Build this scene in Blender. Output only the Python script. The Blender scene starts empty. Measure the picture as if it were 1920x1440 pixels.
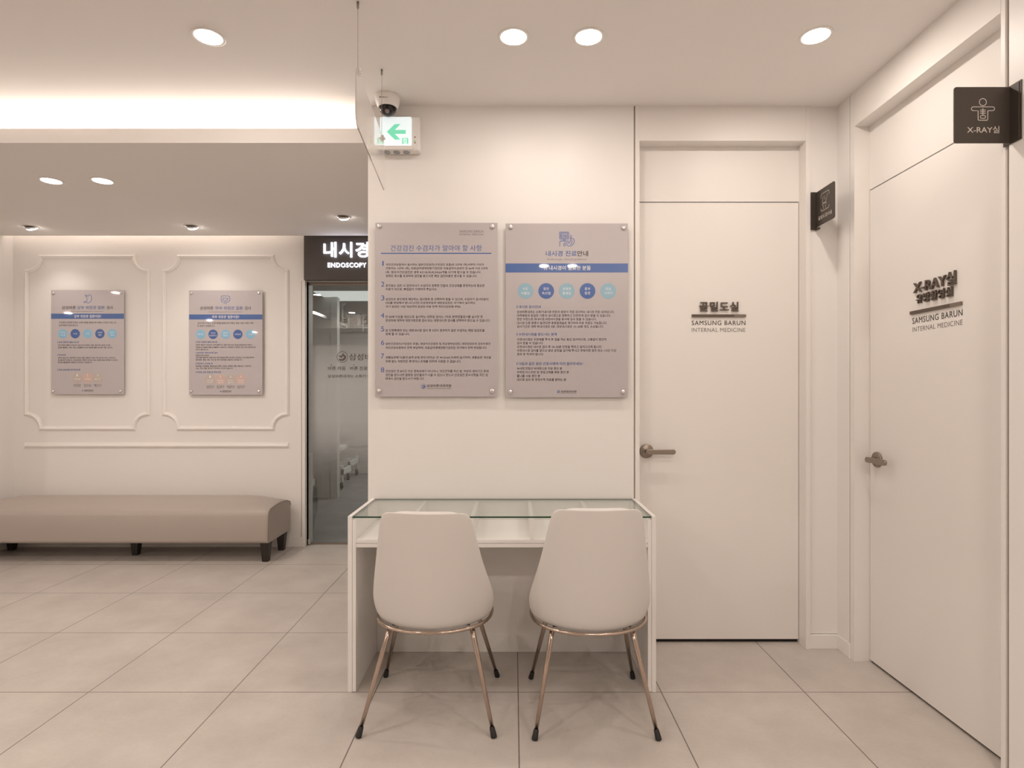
import bpy, bmesh, math, random
from mathutils import Vector, Matrix
random.seed(7)
PI = math.pi
SC = bpy.context.scene
C = SC.collection

# ------------------------------------------------------------------ camera, world, big lights, exposure
EYE = 1.26                       # camera height; everything below is in metres, +Y runs away from the camera
cam_d = bpy.data.cameras.new('camera')
cam_d.sensor_fit = 'HORIZONTAL'; cam_d.sensor_width = 36.0; cam_d.lens = 36.0*1092/1920
cam_d.shift_x = -3/1920; cam_d.shift_y = 14/1920; cam_d.clip_start = 0.05; cam_d.clip_end = 60
cam = bpy.data.objects.new('camera', cam_d); C.objects.link(cam)
cam.location = (0, 0, EYE); cam.rotation_euler = (PI/2, 0, 0)
SC.camera = cam

w = bpy.data.worlds.new('world'); SC.world = w; w.use_nodes = True
w.node_tree.nodes['Background'].inputs[0].default_value = (1, .86, .74, 1)
w.node_tree.nodes['Background'].inputs[1].default_value = 0.05

SC.view_settings.view_transform = 'Standard'; SC.view_settings.look = 'None'
SC.view_settings.gamma = 1.0; SC.view_settings.use_curve_mapping = False
SC.view_settings.exposure = 0.0
SC.cycles.use_denoising = True
SC.cycles.max_bounces = 10; SC.cycles.diffuse_bounces = 6; SC.cycles.glossy_bounces = 5
SC.cycles.transparent_max_bounces = 12; SC.cycles.sample_clamp_indirect = 6
SC.cycles.caustics_reflective = False; SC.cycles.caustics_refractive = False

WARM = (1.0, .885, .795)
P_DOWN = 4.6                    # power of one ceiling downlight (W)
P_SPOT = .5
P_BACK = 23.0                    # each downlight of the waiting area behind the camera
P_COVE = 40.0                     # LED strip in the cove over the dropped ceiling
P_SLOT = 10.0                    # LED strip behind the dropped ceiling, washing the far wall

def light(name, kind, loc, energy, color=WARM, rot=(0, 0, 0), size=.1, size_y=None, spread=None, parent=None):
    d = bpy.data.lights.new(name, kind); d.energy = energy; d.color = color
    if kind == 'AREA':
        d.shape = 'RECTANGLE' if size_y else 'DISK'; d.size = size
        if size_y: d.size_y = size_y
        if spread: d.spread = spread
    o = bpy.data.objects.new(name, d); C.objects.link(o)
    o.location = loc; o.rotation_euler = rot
    if parent: o.parent = parent
    return o

CEIL = 2.658                     # main ceiling
SOF0, SOF1 = 2.501, 2.573        # dropped ceiling slab
SOFY0, SOFY1 = 2.908, 4.64
light('cove_light', 'AREA', (-4.6, SOFY0+.115, SOF1+.012), P_COVE, WARM, (PI+.55, 0, 0), 7.6, .02)
light('slot_light', 'AREA', (-2.95, SOFY1-.03, SOF1+.006), P_SLOT, WARM, (PI-1.0, 0, 0), 2.25, .02)

# ------------------------------------------------------------------ materials
MATS = {}
def mat(name, col, rough=.5, metal=0, coat=0, emis=None, estr=0, spec=.5, noise=0, nscale=8, bump=0, bscale=200):
    if name in MATS: return MATS[name]
    m = bpy.data.materials.new(name); m.use_nodes = True; nt = m.node_tree; b = nt.nodes['Principled BSDF']
    b.inputs['Base Color'].default_value = (*col, 1); b.inputs['Roughness'].default_value = rough
    b.inputs['Metallic'].default_value = metal; b.inputs['Coat Weight'].default_value = coat
    b.inputs['Coat Roughness'].default_value = .02
    b.inputs['Specular IOR Level'].default_value = spec
    if emis: b.inputs['Emission Color'].default_value = (*emis, 1); b.inputs['Emission Strength'].default_value = estr
    if noise or bump:
        tc = nt.nodes.new('ShaderNodeTexCoord')
    if noise:
        n = nt.nodes.new('ShaderNodeTexNoise'); n.inputs['Scale'].default_value = nscale; n.inputs['Detail'].default_value = 5
        nt.links.new(tc.outputs['Object'], n.inputs['Vector'])
        mr = nt.nodes.new('ShaderNodeMapRange'); mr.inputs[3].default_value = 1-noise; mr.inputs[4].default_value = 1+noise
        nt.links.new(n.outputs[0], mr.inputs[0])
        mx = nt.nodes.new('ShaderNodeVectorMath'); mx.operation = 'SCALE'; mx.inputs[0].default_value = col
        nt.links.new(mr.outputs[0], mx.inputs['Scale']); nt.links.new(mx.outputs[0], b.inputs['Base Color'])
    if bump:
        n = nt.nodes.new('ShaderNodeTexNoise'); n.inputs['Scale'].default_value = bscale; n.inputs['Detail'].default_value = 3
        nt.links.new(tc.outputs['Object'], n.inputs['Vector'])
        bp = nt.nodes.new('ShaderNodeBump'); bp.inputs['Strength'].default_value = bump; bp.inputs['Distance'].default_value = .001
        nt.links.new(n.outputs[0], bp.inputs['Height']); nt.links.new(bp.outputs[0], b.inputs['Normal'])
    MATS[name] = m; return m

PAINT = mat('white_wall_film', (.80, .775, .75), .42, spec=.35, noise=.012, nscale=3, bump=.05, bscale=300)
DOORM = mat('white_door_film', (.785, .755, .725), .42, spec=.35, noise=.012, nscale=2, bump=.05, bscale=260)
CEILM = mat('ceiling_paint', (.83, .805, .785), .85, spec=.2, noise=.012, nscale=3)
GROOVE = mat('groove_shadow_gap', (.36, .31, .27), .8)
DARK = mat('dark_void', (.012, .010, .009), .9)
MOLD = mat('moulding_paint', (.83, .80, .77), .4, spec=.4)
SHEET = mat('poster_print_grey', (.475, .435, .445), .28, coat=.9)
SHEETB = mat('poster_print_lilac', (.505, .465, .48), .28, coat=1.0)
BLUE = mat('print_blue', (.055, .125, .36), .3, coat=.9)
LBLUE = mat('print_light_blue', (.27, .45, .56), .3, coat=.9)
LBLUE2 = mat('print_sky_blue', (.25, .50, .70), .3, coat=.9)
PINK = mat('print_salmon', (.60, .44, .40), .3, coat=.9)
BEIGE = mat('print_beige', (.52, .45, .41), .3, coat=.9)
INK = mat('print_black', (.028, .022, .022), .3, coat=.9)
INKG = mat('print_grey_ink', (.20, .165, .16), .3, coat=.9)
WHT = mat('print_white', (.80, .80, .82), .3, coat=.9)
STEEL = mat('brushed_steel', (.82, .80, .78), .28, 1, noise=.08, nscale=300)
PEWTER = mat('pewter_handle', (.30, .25, .21), .34, .75)
BRONZE = mat('dark_bronze_plate', (.055, .043, .034), .42, .2, noise=.05, nscale=40)
LETTER = mat('bronze_letter', (.105, .078, .06), .42, .2)
LETTER2 = mat('light_bronze_letter', (.20, .16, .13), .42, .2)
DECAL = mat('dark_decal', (.045, .038, .036), .6)
DECALG = mat('grey_decal', (.19, .165, .155), .6)
SIGNLIT = mat('sign_white_paint', (.62, .56, .50), .6)
LEATHER = mat('taupe_leatherette', (.405, .352, .315), .42, spec=.4, noise=.02, nscale=5, bump=.12, bscale=350)
SEAM = mat('seam_thread', (.27, .22, .19), .6)
WENGE = mat('dark_wenge_wood', (.018, .011, .009), .35, noise=.3, nscale=30)
CHAIR = mat('white_leatherette', (.68, .65, .625), .40, spec=.4, noise=.01, nscale=4, bump=.08, bscale=400)
ROSE = mat('rose_gold_chrome', (.53, .425, .355), .15, 1)
RUBBER = mat('black_rubber', (.012, .011, .011), .5)
DESK = mat('white_melamine', (.80, .775, .75), .38, spec=.4, noise=.008, nscale=5)
PLASTIC = mat('white_plastic', (.80, .77, .74), .35)
SHADOWPL = mat('recess_shade_grey', (.25, .24, .24), .4)
GLASSEDGE = mat('green_glass_edge', (.012, .065, .035), .15, coat=.5)
LAMPGLOW = mat('lamp_diffuser', (.9, .9, .9), .5, emis=(1, .93, .86), estr=30)
STRIP = mat('led_strip', (.9, .9, .9), .5, emis=(1, .86, .72), estr=12)
LITSIGN = mat('lit_sign_letter', (.9, .9, .9), .5, emis=(.80, .84, 1), estr=2.6)
EXITW = mat('exit_panel_white', (.55, .6, .6), .3, emis=(.84, .96, .98), estr=.66)
EXITG = mat('exit_green', (.10, .45, .28), .3, emis=(.24, .80, .52), estr=.60)
SIGNBOX = mat('charcoal_brown_signbox', (.075, .062, .056), .5, noise=.03, nscale=20)
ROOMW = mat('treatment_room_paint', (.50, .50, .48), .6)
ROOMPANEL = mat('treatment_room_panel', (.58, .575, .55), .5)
STEELFR = mat('white_steel_frame', (.75, .77, .76), .4)
PADM = mat('grey_couch_pad', (.16, .165, .17), .5)
DECALB = mat('brown_glass_decal', (.13, .105, .095), .6)

def floor_mat(name, base, dark, grout, blotch, rough, tile=.6, ox=.019, oy=2.44, gw=.0022):
    m = bpy.data.materials.new(name); m.use_nodes = True; nt = m.node_tree; L = nt.links; b = nt.nodes['Principled BSDF']
    tc = nt.nodes.new('ShaderNodeTexCoord')
    sep = nt.nodes.new('ShaderNodeSeparateXYZ'); L.new(tc.outputs['Object'], sep.inputs[0])
    def M(op, a, bb=None, c=None):
        n = nt.nodes.new('ShaderNodeMath'); n.operation = op
        for i, v in enumerate((a, bb, c)):
            if v is None: continue
            if isinstance(v, (int, float)): n.inputs[i].default_value = v
            else: L.new(v, n.inputs[i])
        return n.outputs[0]
    def line(s, off):
        f = M('FRACT', M('DIVIDE', M('SUBTRACT', s, off-60), tile))
        d = M('MULTIPLY', M('MINIMUM', f, M('SUBTRACT', 1.0, f)), tile)
        return M('LESS_THAN', d, gw)
    g = M('MAXIMUM', line(sep.outputs[0], ox), line(sep.outputs[1], oy))
    def noise(sc, det, ro=.6):
        n = nt.nodes.new('ShaderNodeTexNoise'); n.inputs['Scale'].default_value = sc; n.inputs['Detail'].default_value = det
        n.inputs['Roughness'].default_value = ro
        L.new(tc.outputs['Object'], n.inputs['Vector']); return n.outputs[0]
    n1 = noise(3.2, 8, .62); n2 = noise(70, 4); n3 = noise(260, 2)
    f = M('ADD', M('MULTIPLY', n1, blotch), M('ADD', M('MULTIPLY', n2, .22), M('MULTIPLY', n3, .16)))
    mr = nt.nodes.new('ShaderNodeMapRange'); L.new(f, mr.inputs[0])
    c0 = (blotch+.38)/2
    mr.inputs[1].default_value = c0-.22; mr.inputs[2].default_value = c0+.22
    mx = nt.nodes.new('ShaderNodeMix'); mx.data_type = 'RGBA'
    L.new(mr.outputs[0], mx.inputs[0]); mx.inputs[6].default_value = (*dark, 1); mx.inputs[7].default_value = (*base, 1)
    mg = nt.nodes.new('ShaderNodeMix'); mg.data_type = 'RGBA'
    L.new(g, mg.inputs[0]); L.new(mx.outputs[2], mg.inputs[6]); mg.inputs[7].default_value = (*grout, 1)
    L.new(mg.outputs[2], b.inputs['Base Color'])
    b.inputs['Roughness'].default_value = rough; b.inputs['Specular IOR Level'].default_value = .35
    bp = nt.nodes.new('ShaderNodeBump'); bp.inputs['Strength'].default_value = .4; bp.inputs['Distance'].default_value = .001
    L.new(M('SUBTRACT', M('MULTIPLY', n2, .3), g), bp.inputs['Height']); L.new(bp.outputs[0], b.inputs['Normal'])
    return m
FLOORM = floor_mat('porcelain_floor_tile', (.575, .53, .49), (.455, .412, .375), (.17, .145, .125), .95, .42)
FLOORIN = floor_mat('grey_vinyl_floor', (.29, .285, .28), (.19, .185, .18), (.16, .16, .16), 1.0, .4, gw=-1)

def glass_mat(name, tint, rough=.0, frost=None, ior=1.5):
    """clear sheet: fresnel mirror over a tinted see-through; frost = (z_clear_low, z_full_low, z_full_high, z_clear_high, strength)"""
    m = bpy.data.materials.new(name); m.use_nodes = True; nt = m.node_tree; L = nt.links
    out = nt.nodes['Material Output']; nt.nodes.remove(nt.nodes['Principled BSDF'])
    tr = nt.nodes.new('ShaderNodeBsdfTransparent'); tr.inputs[0].default_value = (*tint, 1)
    gl = nt.nodes.new('ShaderNodeBsdfGlossy'); gl.inputs['Roughness'].default_value = rough
    lw = nt.nodes.new('ShaderNodeLayerWeight'); lw.inputs[0].default_value = .5; f0 = ((ior-1)/(ior+1))**2
    pw = nt.nodes.new('ShaderNodeMath'); pw.operation = 'POWER'; L.new(lw.outputs['Facing'], pw.inputs[0]); pw.inputs[1].default_value = 5
    fr = nt.nodes.new('ShaderNodeMath'); fr.operation = 'MULTIPLY_ADD'; L.new(pw.outputs[0], fr.inputs[0]); fr.inputs[1].default_value = 1-f0; fr.inputs[2].default_value = f0
    mx = nt.nodes.new('ShaderNodeMixShader'); L.new(fr.outputs[0], mx.inputs[0]); L.new(tr.outputs[0], mx.inputs[1]); L.new(gl.outputs[0], mx.inputs[2])
    L.new(mx.outputs[0], out.inputs[0])
    return m
CLEAR = glass_mat('desk_glass', (.972, .99, .98))
DOORGLASS = glass_mat('door_glass', (.925, .94, .93), ior=1.62)
DOMEGL = glass_mat('dome_cover', (.55, .5, .5))

def film_mat():
    """printed frosted film: dots fade out towards top and bottom of the band (as printed)"""
    m = bpy.data.materials.new('frosted_gradient_film'); m.use_nodes = True; nt = m.node_tree; L = nt.links
    out = nt.nodes['Material Output']; nt.nodes.remove(nt.nodes['Principled BSDF'])
    tc = nt.nodes.new('ShaderNodeTexCoord'); sp = nt.nodes.new('ShaderNodeSeparateXYZ'); L.new(tc.outputs['Object'], sp.inputs[0])
    rp = nt.nodes.new('ShaderNodeValToRGB'); e = rp.color_ramp.elements
    mr = nt.nodes.new('ShaderNodeMapRange'); mr.inputs[1].default_value = 0; mr.inputs[2].default_value = 1.6
    L.new(sp.outputs[2], mr.inputs[0]); L.new(mr.outputs[0], rp.inputs[0])
    e[0].position = 0.12; e[0].color = (0, 0, 0, 1); e[1].position = 1; e[1].color = (0.02,)*3+(1,)
    for p, v in ((.20, .16), (.31, .58), (.42, .80), (.60, .80), (.74, .62), (.80, .48), (.812, .22), (.9, .12)):
        q = e.new(p); q.color = (v, v, v, 1)
    tr = nt.nodes.new('ShaderNodeBsdfTransparent'); df = nt.nodes.new('ShaderNodeBsdfDiffuse'); df.inputs[0].default_value = (.54, .555, .56, 1)
    mx = nt.nodes.new('ShaderNodeMixShader'); L.new(rp.outputs[0], mx.inputs[0]); L.new(tr.outputs[0], mx.inputs[1]); L.new(df.outputs[0], mx.inputs[2])
    L.new(mx.outputs[0], out.inputs[0]); return m
FILM = film_mat()
ACRYL = mat('white_acrylic_board', (.70, .665, .635), .05, spec=.5, coat=1.0)
ACRYL.node_tree.nodes['Principled BSDF'].inputs['Coat IOR'].default_value = 3.0
ACRYL.node_tree.nodes['Principled BSDF'].inputs['Coat Roughness'].default_value = 0

# ------------------------------------------------------------------ mesh helpers
def tag(o, label=None, cat=None, group=None, kind=None):
    for k, v in (('label', label), ('category', cat), ('group', group), ('kind', kind)):
        if v: o[k] = v
    return o

def empty(name, loc, label=None, cat=None, group=None, kind=None, rz=0):
    o = bpy.data.objects.new(name, None); C.objects.link(o); o.location = loc; o.rotation_euler = (0, 0, rz)
    o.empty_display_size = .05
    return tag(o, label, cat, group, kind)

class MB:
    def __init__(s): s.v = []; s.f = []; s.m = []; s.sm = []
    def add(s, vs, fs, mi=0, smooth=False):
        n = len(s.v); s.v += [tuple(v) for v in vs]
        for f in fs: s.f.append(tuple(i+n for i in f)); s.m.append(mi); s.sm.append(smooth)
        return s
    def box(s, x0, x1, y0, y1, z0, z1, mi=0):
        v = [(x, y, z) for x in (x0, x1) for y in (y0, y1) for z in (z0, z1)]
        return s.add(v, [(0, 1, 3, 2), (4, 6, 7, 5), (0, 4, 5, 1), (2, 3, 7, 6), (0, 2, 6, 4), (1, 5, 7, 3)], mi)
    def tube(s, pts, rad, n=16, mi=0, closed=False):
        pts = [Vector(p) for p in pts]; N = len(pts)
        rads = rad if isinstance(rad, (list, tuple)) else [rad]*N
        rings = []; up = None
        for i, p in enumerate(pts):
            a = pts[i-1] if (i > 0 or closed) else p; b = pts[(i+1) % N] if (i < N-1 or closed) else p
            t = (b-a).normalized()
            if up is None: up = Vector((0, 0, 1)) if abs(t.z) < .9 else Vector((1, 0, 0))
            r = t.cross(up).normalized(); u = r.cross(t).normalized(); up = u
            rings.append([p+(r*math.cos(2*PI*k/n)+u*math.sin(2*PI*k/n))*rads[i] for k in range(n)])
        vs = [v for r in rings for v in r]; fs = []
        for i in range(N if closed else N-1):
            a = i*n; b = ((i+1) % N)*n
            for k in range(n): fs.append((a+k, a+(k+1) % n, b+(k+1) % n, b+k))
        s.add(vs, fs, mi, True)
        if not closed: s.add(vs[:n], [tuple(range(n))[::-1]], mi); s.add(vs[-n:], [tuple(range(n))], mi)
        return s
    def lathe(s, prof, o=(0, 0, 0), axis=(0, 0, 1), n=32, mi=0):
        ax = Vector(axis).normalized(); t = Vector((0, 1, 0)) if abs(ax.y) < .9 else Vector((1, 0, 0))
        r = ax.cross(t).normalized(); u = ax.cross(r); o = Vector(o)
        vs = [o+ax*h+(r*math.cos(2*PI*k/n)+u*math.sin(2*PI*k/n))*q for q, h in prof for k in range(n)]
        fs = [(i*n+k, i*n+(k+1) % n, (i+1)*n+(k+1) % n, (i+1)*n+k) for i in range(len(prof)-1) for k in range(n)]
        s.add(vs, fs, mi, True)
        for j in (0, len(prof)-1):
            if prof[j][0] > 1e-4: s.add(vs[j*n:(j+1)*n], [tuple(range(n))], mi)
        return s
    def prism(s, pts, fr, h0, h1, mi=0):
        """outline pts (u, v) on frame fr, extruded h0..h1 along its normal"""
        n = len(pts); a = [fr.p(u, v, h0) for u, v in pts]; b = [fr.p(u, v, h1) for u, v in pts]
        s.add(a+b, [tuple(range(n))[::-1], tuple(range(n, 2*n))]+[(i, (i+1) % n, n+(i+1) % n, n+i) for i in range(n)], mi)
        return s
    def stroke(s, pts, wd, fr, h=.0004, closed=False, mi=0):
        """flat printed line of width wd through pts (u, v)"""
        N = len(pts); P = [Vector((p[0], p[1])) for p in pts]; L = []; R = []
        for i in range(N):
            a = P[i-1] if (i > 0 or closed) else P[i]; b = P[(i+1) % N] if (i < N-1 or closed) else P[i]
            t = (b-a); t = t.normalized() if t.length > 1e-9 else Vector((1, 0)); nn = Vector((-t.y, t.x))*wd/2
            d0 = (P[i]-a); 
            if d0.length > 1e-9 and (b-P[i]).length > 1e-9:
                c = max(.5, abs(d0.normalized().dot(t))); nn = nn/c
            L.append(P[i]+nn); R.append(P[i]-nn)
        vs = [fr.p(q.x, q.y, h) for q in L]+[fr.p(q.x, q.y, h) for q in R]
        fs = [(i, N+i, N+(i+1) % N, (i+1) % N) for i in range(N if closed else N-1)]
        return s.add(vs, fs, mi)
    def disc(s, u, v, r, fr, h=.0003, n=40, mi=0):
        s.add([fr.p(u+r*math.cos(2*PI*k/n), v+r*math.sin(2*PI*k/n), h) for k in range(n)], [tuple(range(n))], mi); return s
    def rect(s, u0, u1, v0, v1, fr, h=.0003, mi=0):
        return s.add([fr.p(u0, v0, h), fr.p(u1, v0, h), fr.p(u1, v1, h), fr.p(u0, v1, h)], [(0, 1, 2, 3)], mi)
    def build(s, name, mats, parent=None, kind=None, bevel=0, subsurf=0, smooth=False, recalc=True, origin='base'):
        me = bpy.data.meshes.new(name)
        xs = [v[0] for v in s.v]; ys = [v[1] for v in s.v]; zs = [v[2] for v in s.v]
        c = Vector(((min(xs)+max(xs))/2, (min(ys)+max(ys))/2, min(zs)))
        if origin == 'world': c = Vector((0, 0, 0))
        me.from_pydata([Vector(v)-c for v in s.v], [], s.f)
        if not isinstance(mats, (list, tuple)): mats = [mats]
        for m in mats: me.materials.append(m)
        for p, mi, sm in zip(me.polygons, s.m, s.sm): p.material_index = mi; p.use_smooth = sm or smooth
        me.validate(); me.update()
        bm = bmesh.new(); bm.from_mesh(me)
        bmesh.ops.remove_doubles(bm, verts=bm.verts, dist=1e-6)
        if recalc: bmesh.ops.recalc_face_normals(bm, faces=bm.faces)
        bm.to_mesh(me); bm.free()
        o = bpy.data.objects.new(name, me); C.objects.link(o)
        pl = Vector((0, 0, 0))
        q = parent
        while q: pl += q.location; q = q.parent
        o.location = c-pl
        if parent: o.parent = parent
        if kind: o['kind'] = kind
        if bevel:
            b = o.modifiers.new('bevel', 'BEVEL'); b.width = bevel; b.segments = 2; b.limit_method = 'ANGLE'; b.angle_limit = .7
        if subsurf:
            b = o.modifiers.new('subsurf', 'SUBSURF'); b.levels = subsurf; b.render_levels = subsurf
        return o

class Frame:
    def __init__(s, o, r, up, k=1.0):
        s.o = Vector(o); s.r = Vector(r); s.u = Vector(up); s.n = s.r.cross(s.u); s.k = k
    def p(s, u, v, h=0): return s.o+s.r*(u*s.k)+s.u*(v*s.k)+s.n*h
def facing_cam(x, y, z, k=1.0): return Frame((x, y, z), (1, 0, 0), (0, 0, 1), k)

_TC = {}
def glyphs(s, bold=0, res=3, space=1.0):
    key = (s, bold, res, space)
    if key in _TC: return _TC[key]
    cu = bpy.data.curves.new('t', 'FONT'); cu.body = s; cu.size = 1; cu.resolution_u = res; cu.fill_mode = 'FRONT'; cu.offset = bold
    cu.space_character = space
    o = bpy.data.objects.new('t', cu)
    me = bpy.data.meshes.new_from_object(o)
    vs = [(v.co.x, v.co.y) for v in me.vertices]; fs = [tuple(p.vertices) for p in me.polygons]
    bpy.data.objects.remove(o); bpy.data.curves.remove(cu); bpy.data.meshes.remove(me)
    xs = [v[0] for v in vs]; ys = [v[1] for v in vs]
    x0, x1, y0, y1 = min(xs), max(xs), min(ys), max(ys)
    vs = [((x-x0)/(x1-x0), (y-y0)/(y1-y0)) for x, y in vs]
    _TC[key] = (vs, fs); return vs, fs

def text(mb, s, u0, u1, v0, v1, fr, h=.0004, bold=0, res=3, mi=0, depth=0, space=1.0):
    """lettering fitted to the box u0..u1, v0..v1 of frame fr; depth > 0 makes cut-out letters"""
    vs, fs = glyphs(s, .009 if bold == .01 else 0, res, space)
    if bold > .011 and depth:                           # cut-out letters: slightly fattened outline
        vs, fs = glyphs(s, .013, res, space)
    elif bold > .011:                                     # heavier strokes: overlaid copies a hair apart
        q = (bold-.004)*(v1-v0)*.75
        for j, (ax, ay) in enumerate(((-q, -q*.6), (q, q*.6), (-q, q*.6), (q, -q*.6))): text(mb, s, u0+q+ax, u1-q+ax, v0+q+ay, v1-q+ay, fr, h+j*.00012, 0, res, mi, depth, space)
        return mb
    P = [fr.p(u0+x*(u1-u0), v0+y*(v1-v0), h+depth) for x, y in vs]
    mb.add(P, fs, mi)
    if depth:
        cnt = {}
        for f in fs:
            for a, b in zip(f, f[1:]+f[:1]): cnt[(a, b)] = 1
        n = len(vs); B = [fr.p(u0+x*(u1-u0), v0+y*(v1-v0), h) for x, y in vs]
        side = [(b, a, n+a, n+b) for (a, b) in cnt if (b, a) not in cnt]
        mb.add(P+B, side, mi)
    return mb

def arc(cx, cy, r, a0, a1, n=12, ry=None):
    ry = r if ry is None else ry
    return [(cx+r*math.cos(math.radians(a0+(a1-a0)*i/n)), cy+ry*math.sin(math.radians(a0+(a1-a0)*i/n))) for i in range(n+1)]
def rrect(x0, x1, y0, y1, r, n=6):
    return arc(x1-r, y1-r, r, 0, 90, n)+arc(x0+r, y1-r, r, 90, 180, n)+arc(x0+r, y0+r, r, 180, 270, n)+arc(x1-r, y0+r, r, 270, 360, n)
def spline(P, n=6):
    out = []; Q = [P[0]]+list(P)+[P[-1]]
    for i in range(1, len(Q)-2):
        a, b, c, d = Q[i-1], Q[i], Q[i+1], Q[i+2]
        for k in range(n):
            t = k/n
            out.append(tuple(.5*((2*b[j])+(-a[j]+c[j])*t+(2*a[j]-5*b[j]+4*c[j]-d[j])*t*t+(-a[j]+3*b[j]-3*c[j]+d[j])*t**3) for j in (0, 1)))
    out.append(tuple(P[-1])); return out

def struct(name, boxes, m, parent=None, bevel=0):
    mb = MB()
    for b in boxes: mb.box(*b)
    o = mb.build(name, m, parent, bevel=bevel)
    if parent is None: o['kind'] = 'structure'
    return o

# ------------------------------------------------------------------ the shell
XL, XR, YB = -10.2, 1.59, -6.0
FX0, FX1, FY = -4.067, -1.724, 4.73          # far wall
CX0, CX1, CY = -.7125, .588, 2.85            # poster wall
mb = MB().box(XL, XR+.3, YB, 4.86, -.1, 0); mb.build('floor', FLOORM, kind='structure', origin='world')
mb = MB().box(-5, .2, 4.86, 9.1, -.1, -.001); mb.build('floor', FLOORIN, kind='structure', origin='world')
struct('ceiling', [(XL, XR+.3, YB, 4.9, CEIL, CEIL+.1)], CEILM)
struct('ceiling', [(XL, CX0-.001, SOFY0, SOFY1, SOF0, SOF1), (XL, CX0-.001, 3.2, 4.5, SOF1, CEIL)], CEILM)
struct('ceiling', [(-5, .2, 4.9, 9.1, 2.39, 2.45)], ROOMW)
struct('wall_far', [(XL, FX1, FY, 4.9, 0, CEIL), (FX1, CX0, FY, 4.9, 2.16, CEIL), (FX1, -1.69, FY+.03, 4.9, 0, 2.16)], PAINT)
struct('wall_left', [(FX0-.15, FX0, 4.2, FY, 0, CEIL)], PAINT)
struct('wall_outer', [(XL-.1, XL, YB, 4.8, 0, CEIL)], PAINT)
struct('wall_behind', [(XL, XR+.3, YB-.1, YB, 0, CEIL)], PAINT)
struct('wall_front', [(CX0, CX1, CY, 4.9, 0, CEIL)], PAINT)
# small recessed channels beside the door frames
struct('trim_1', [(CX1, .595, CY+.005, 3.0, 0, CEIL)], GROOVE)
struct('trim_2', [(1.451, 1.456, CY+.012, 3.0, .0, CEIL)], GROOVE)
struct('trim_3', [(1.594, 1.75, 2.748, 2.756, 0, CEIL), (1.596, 1.75, 1.869, 1.881, 0, CEIL)], GROOVE)
struct('wall_back', [(.5, 1.75, 3.0, 3.12, 0, CEIL), (1.456, 1.60, CY+.01, 3.0, .07, CEIL)], PAINT)
struct('wall_right', [(1.590, 1.75, 2.756, 3.0, .07, CEIL)], PAINT)
struct('wall_right', [(1.590, 1.75, YB, 1.869, 0, CEIL)], PAINT)
struct('wall_right', [(1.75, 1.90, YB, 3.12, 0, CEIL)], PAINT)
struct('baseboard_back', [(1.451, 1.584, CY-.001, 2.86, 0, .069)], PAINT, bevel=.0015)
struct('baseboard_right', [(1.583, 1.62, 2.748, 2.86, 0, .069)], PAINT, bevel=.0015)
struct('baseboard_far', [(FX0, FX1+.007, FY-.008, FY, 0, .078)], PAINT, bevel=.0015)
struct('trim_4', [(FX1+.001, -1.716, FY+.012, FY+.03, 0, 2.16)], GROOVE)
struct('trim_5', [(-1.716, -1.690, FY-.012, 4.80, 0, 2.16)], PAINT, bevel=.0015)
# room behind the glass
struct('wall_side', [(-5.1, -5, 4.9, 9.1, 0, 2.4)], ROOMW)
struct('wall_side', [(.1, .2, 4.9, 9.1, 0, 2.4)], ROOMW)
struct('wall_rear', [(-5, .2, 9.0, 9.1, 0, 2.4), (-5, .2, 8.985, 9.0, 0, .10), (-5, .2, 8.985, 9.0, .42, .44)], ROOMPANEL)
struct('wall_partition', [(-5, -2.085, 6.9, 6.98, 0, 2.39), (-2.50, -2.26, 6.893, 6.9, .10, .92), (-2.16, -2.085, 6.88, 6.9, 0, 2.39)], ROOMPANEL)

# door 1 : flush white door between poster wall and corner
dr = empty('door_1', (1.02, 2.93, 0), kind='structure')
DM = DOORM
struct('door_frame', [(.595, .616, CY-.003, 3.0, 0, CEIL), (1.430, 1.451, CY-.003, 3.0, 0, CEIL)], DM, dr, bevel=.0012)
struct('header_panel', [(.616, 1.430, CY, 3.0, 2.487, CEIL)], DM, dr)
struct('transom_panel', [(.616, 1.430, 2.92, 2.96, 2.2115, 2.487)], DM, dr)
struct('shadow_gap', [(.616, 1.430, 2.93, 2.96, 2.2066, 2.2115), (.617, 1.429, 2.935, 2.99, 0, .019)], DARK, dr)
struct('door_leaf', [(.618, 1.4275, 2.92, 2.958, .019, 2.2066)], DM, dr)
fr = facing_cam(0, 2.9199, 0)
def handle(parent, o, out, along):
    """lever handle: o = point on the door face, out = away from the door, along = where the lever points"""
    o = Vector(o); out = Vector(out); along = Vector(along); h = empty('door_handle', o-parent.location); h.parent = parent
    MB().lathe([(.0, -.001), (.0335, -.001), (.035, .002), (.035, .007), (.0335, .009), (0, .009)], o, out).build('rose', PEWTER, h)
    MB().lathe([(.0105, .008), (.0105, .046), (.008, .05), (0, .05)], o, out, n=24).build('spindle', PEWTER, h)
    mb = MB(); f = Frame(o+out*.042, along, (0, 0, 1)); f.n = out
    mb.prism(arc(.122, 0, .0125, -90, 90, 10)+arc(0, 0, .0125, 90, 270, 10), f, 0, .011)
    mb.build('lever', PEWTER, h, bevel=.002)
    f2 = Frame(o, along, (0, 0, 1)); f2.n = out
    MB().disc(-.018, 0, .0016, f2, .0094, 12).build('release_hole', DARK, h)
handle(dr, (.665, 2.92, .9615), (0, -1, 0), (1, 0, 0))
t = text(MB(), '골밀도실', .929, 1.126, 1.661, 1.709, fr, .002, .028, 4, depth=.006, space=1.05); t.build('room_lettering', LETTER, dr)
mb = MB().box(.893, 1.1045, 2.912, 2.9198, 1.6325, 1.6455, 0).box(1.1045, 1.163, 2.912, 2.9198, 1.6325, 1.6455, 1); mb.build('lettering_bar', [LETTER, LETTER2], dr)
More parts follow.
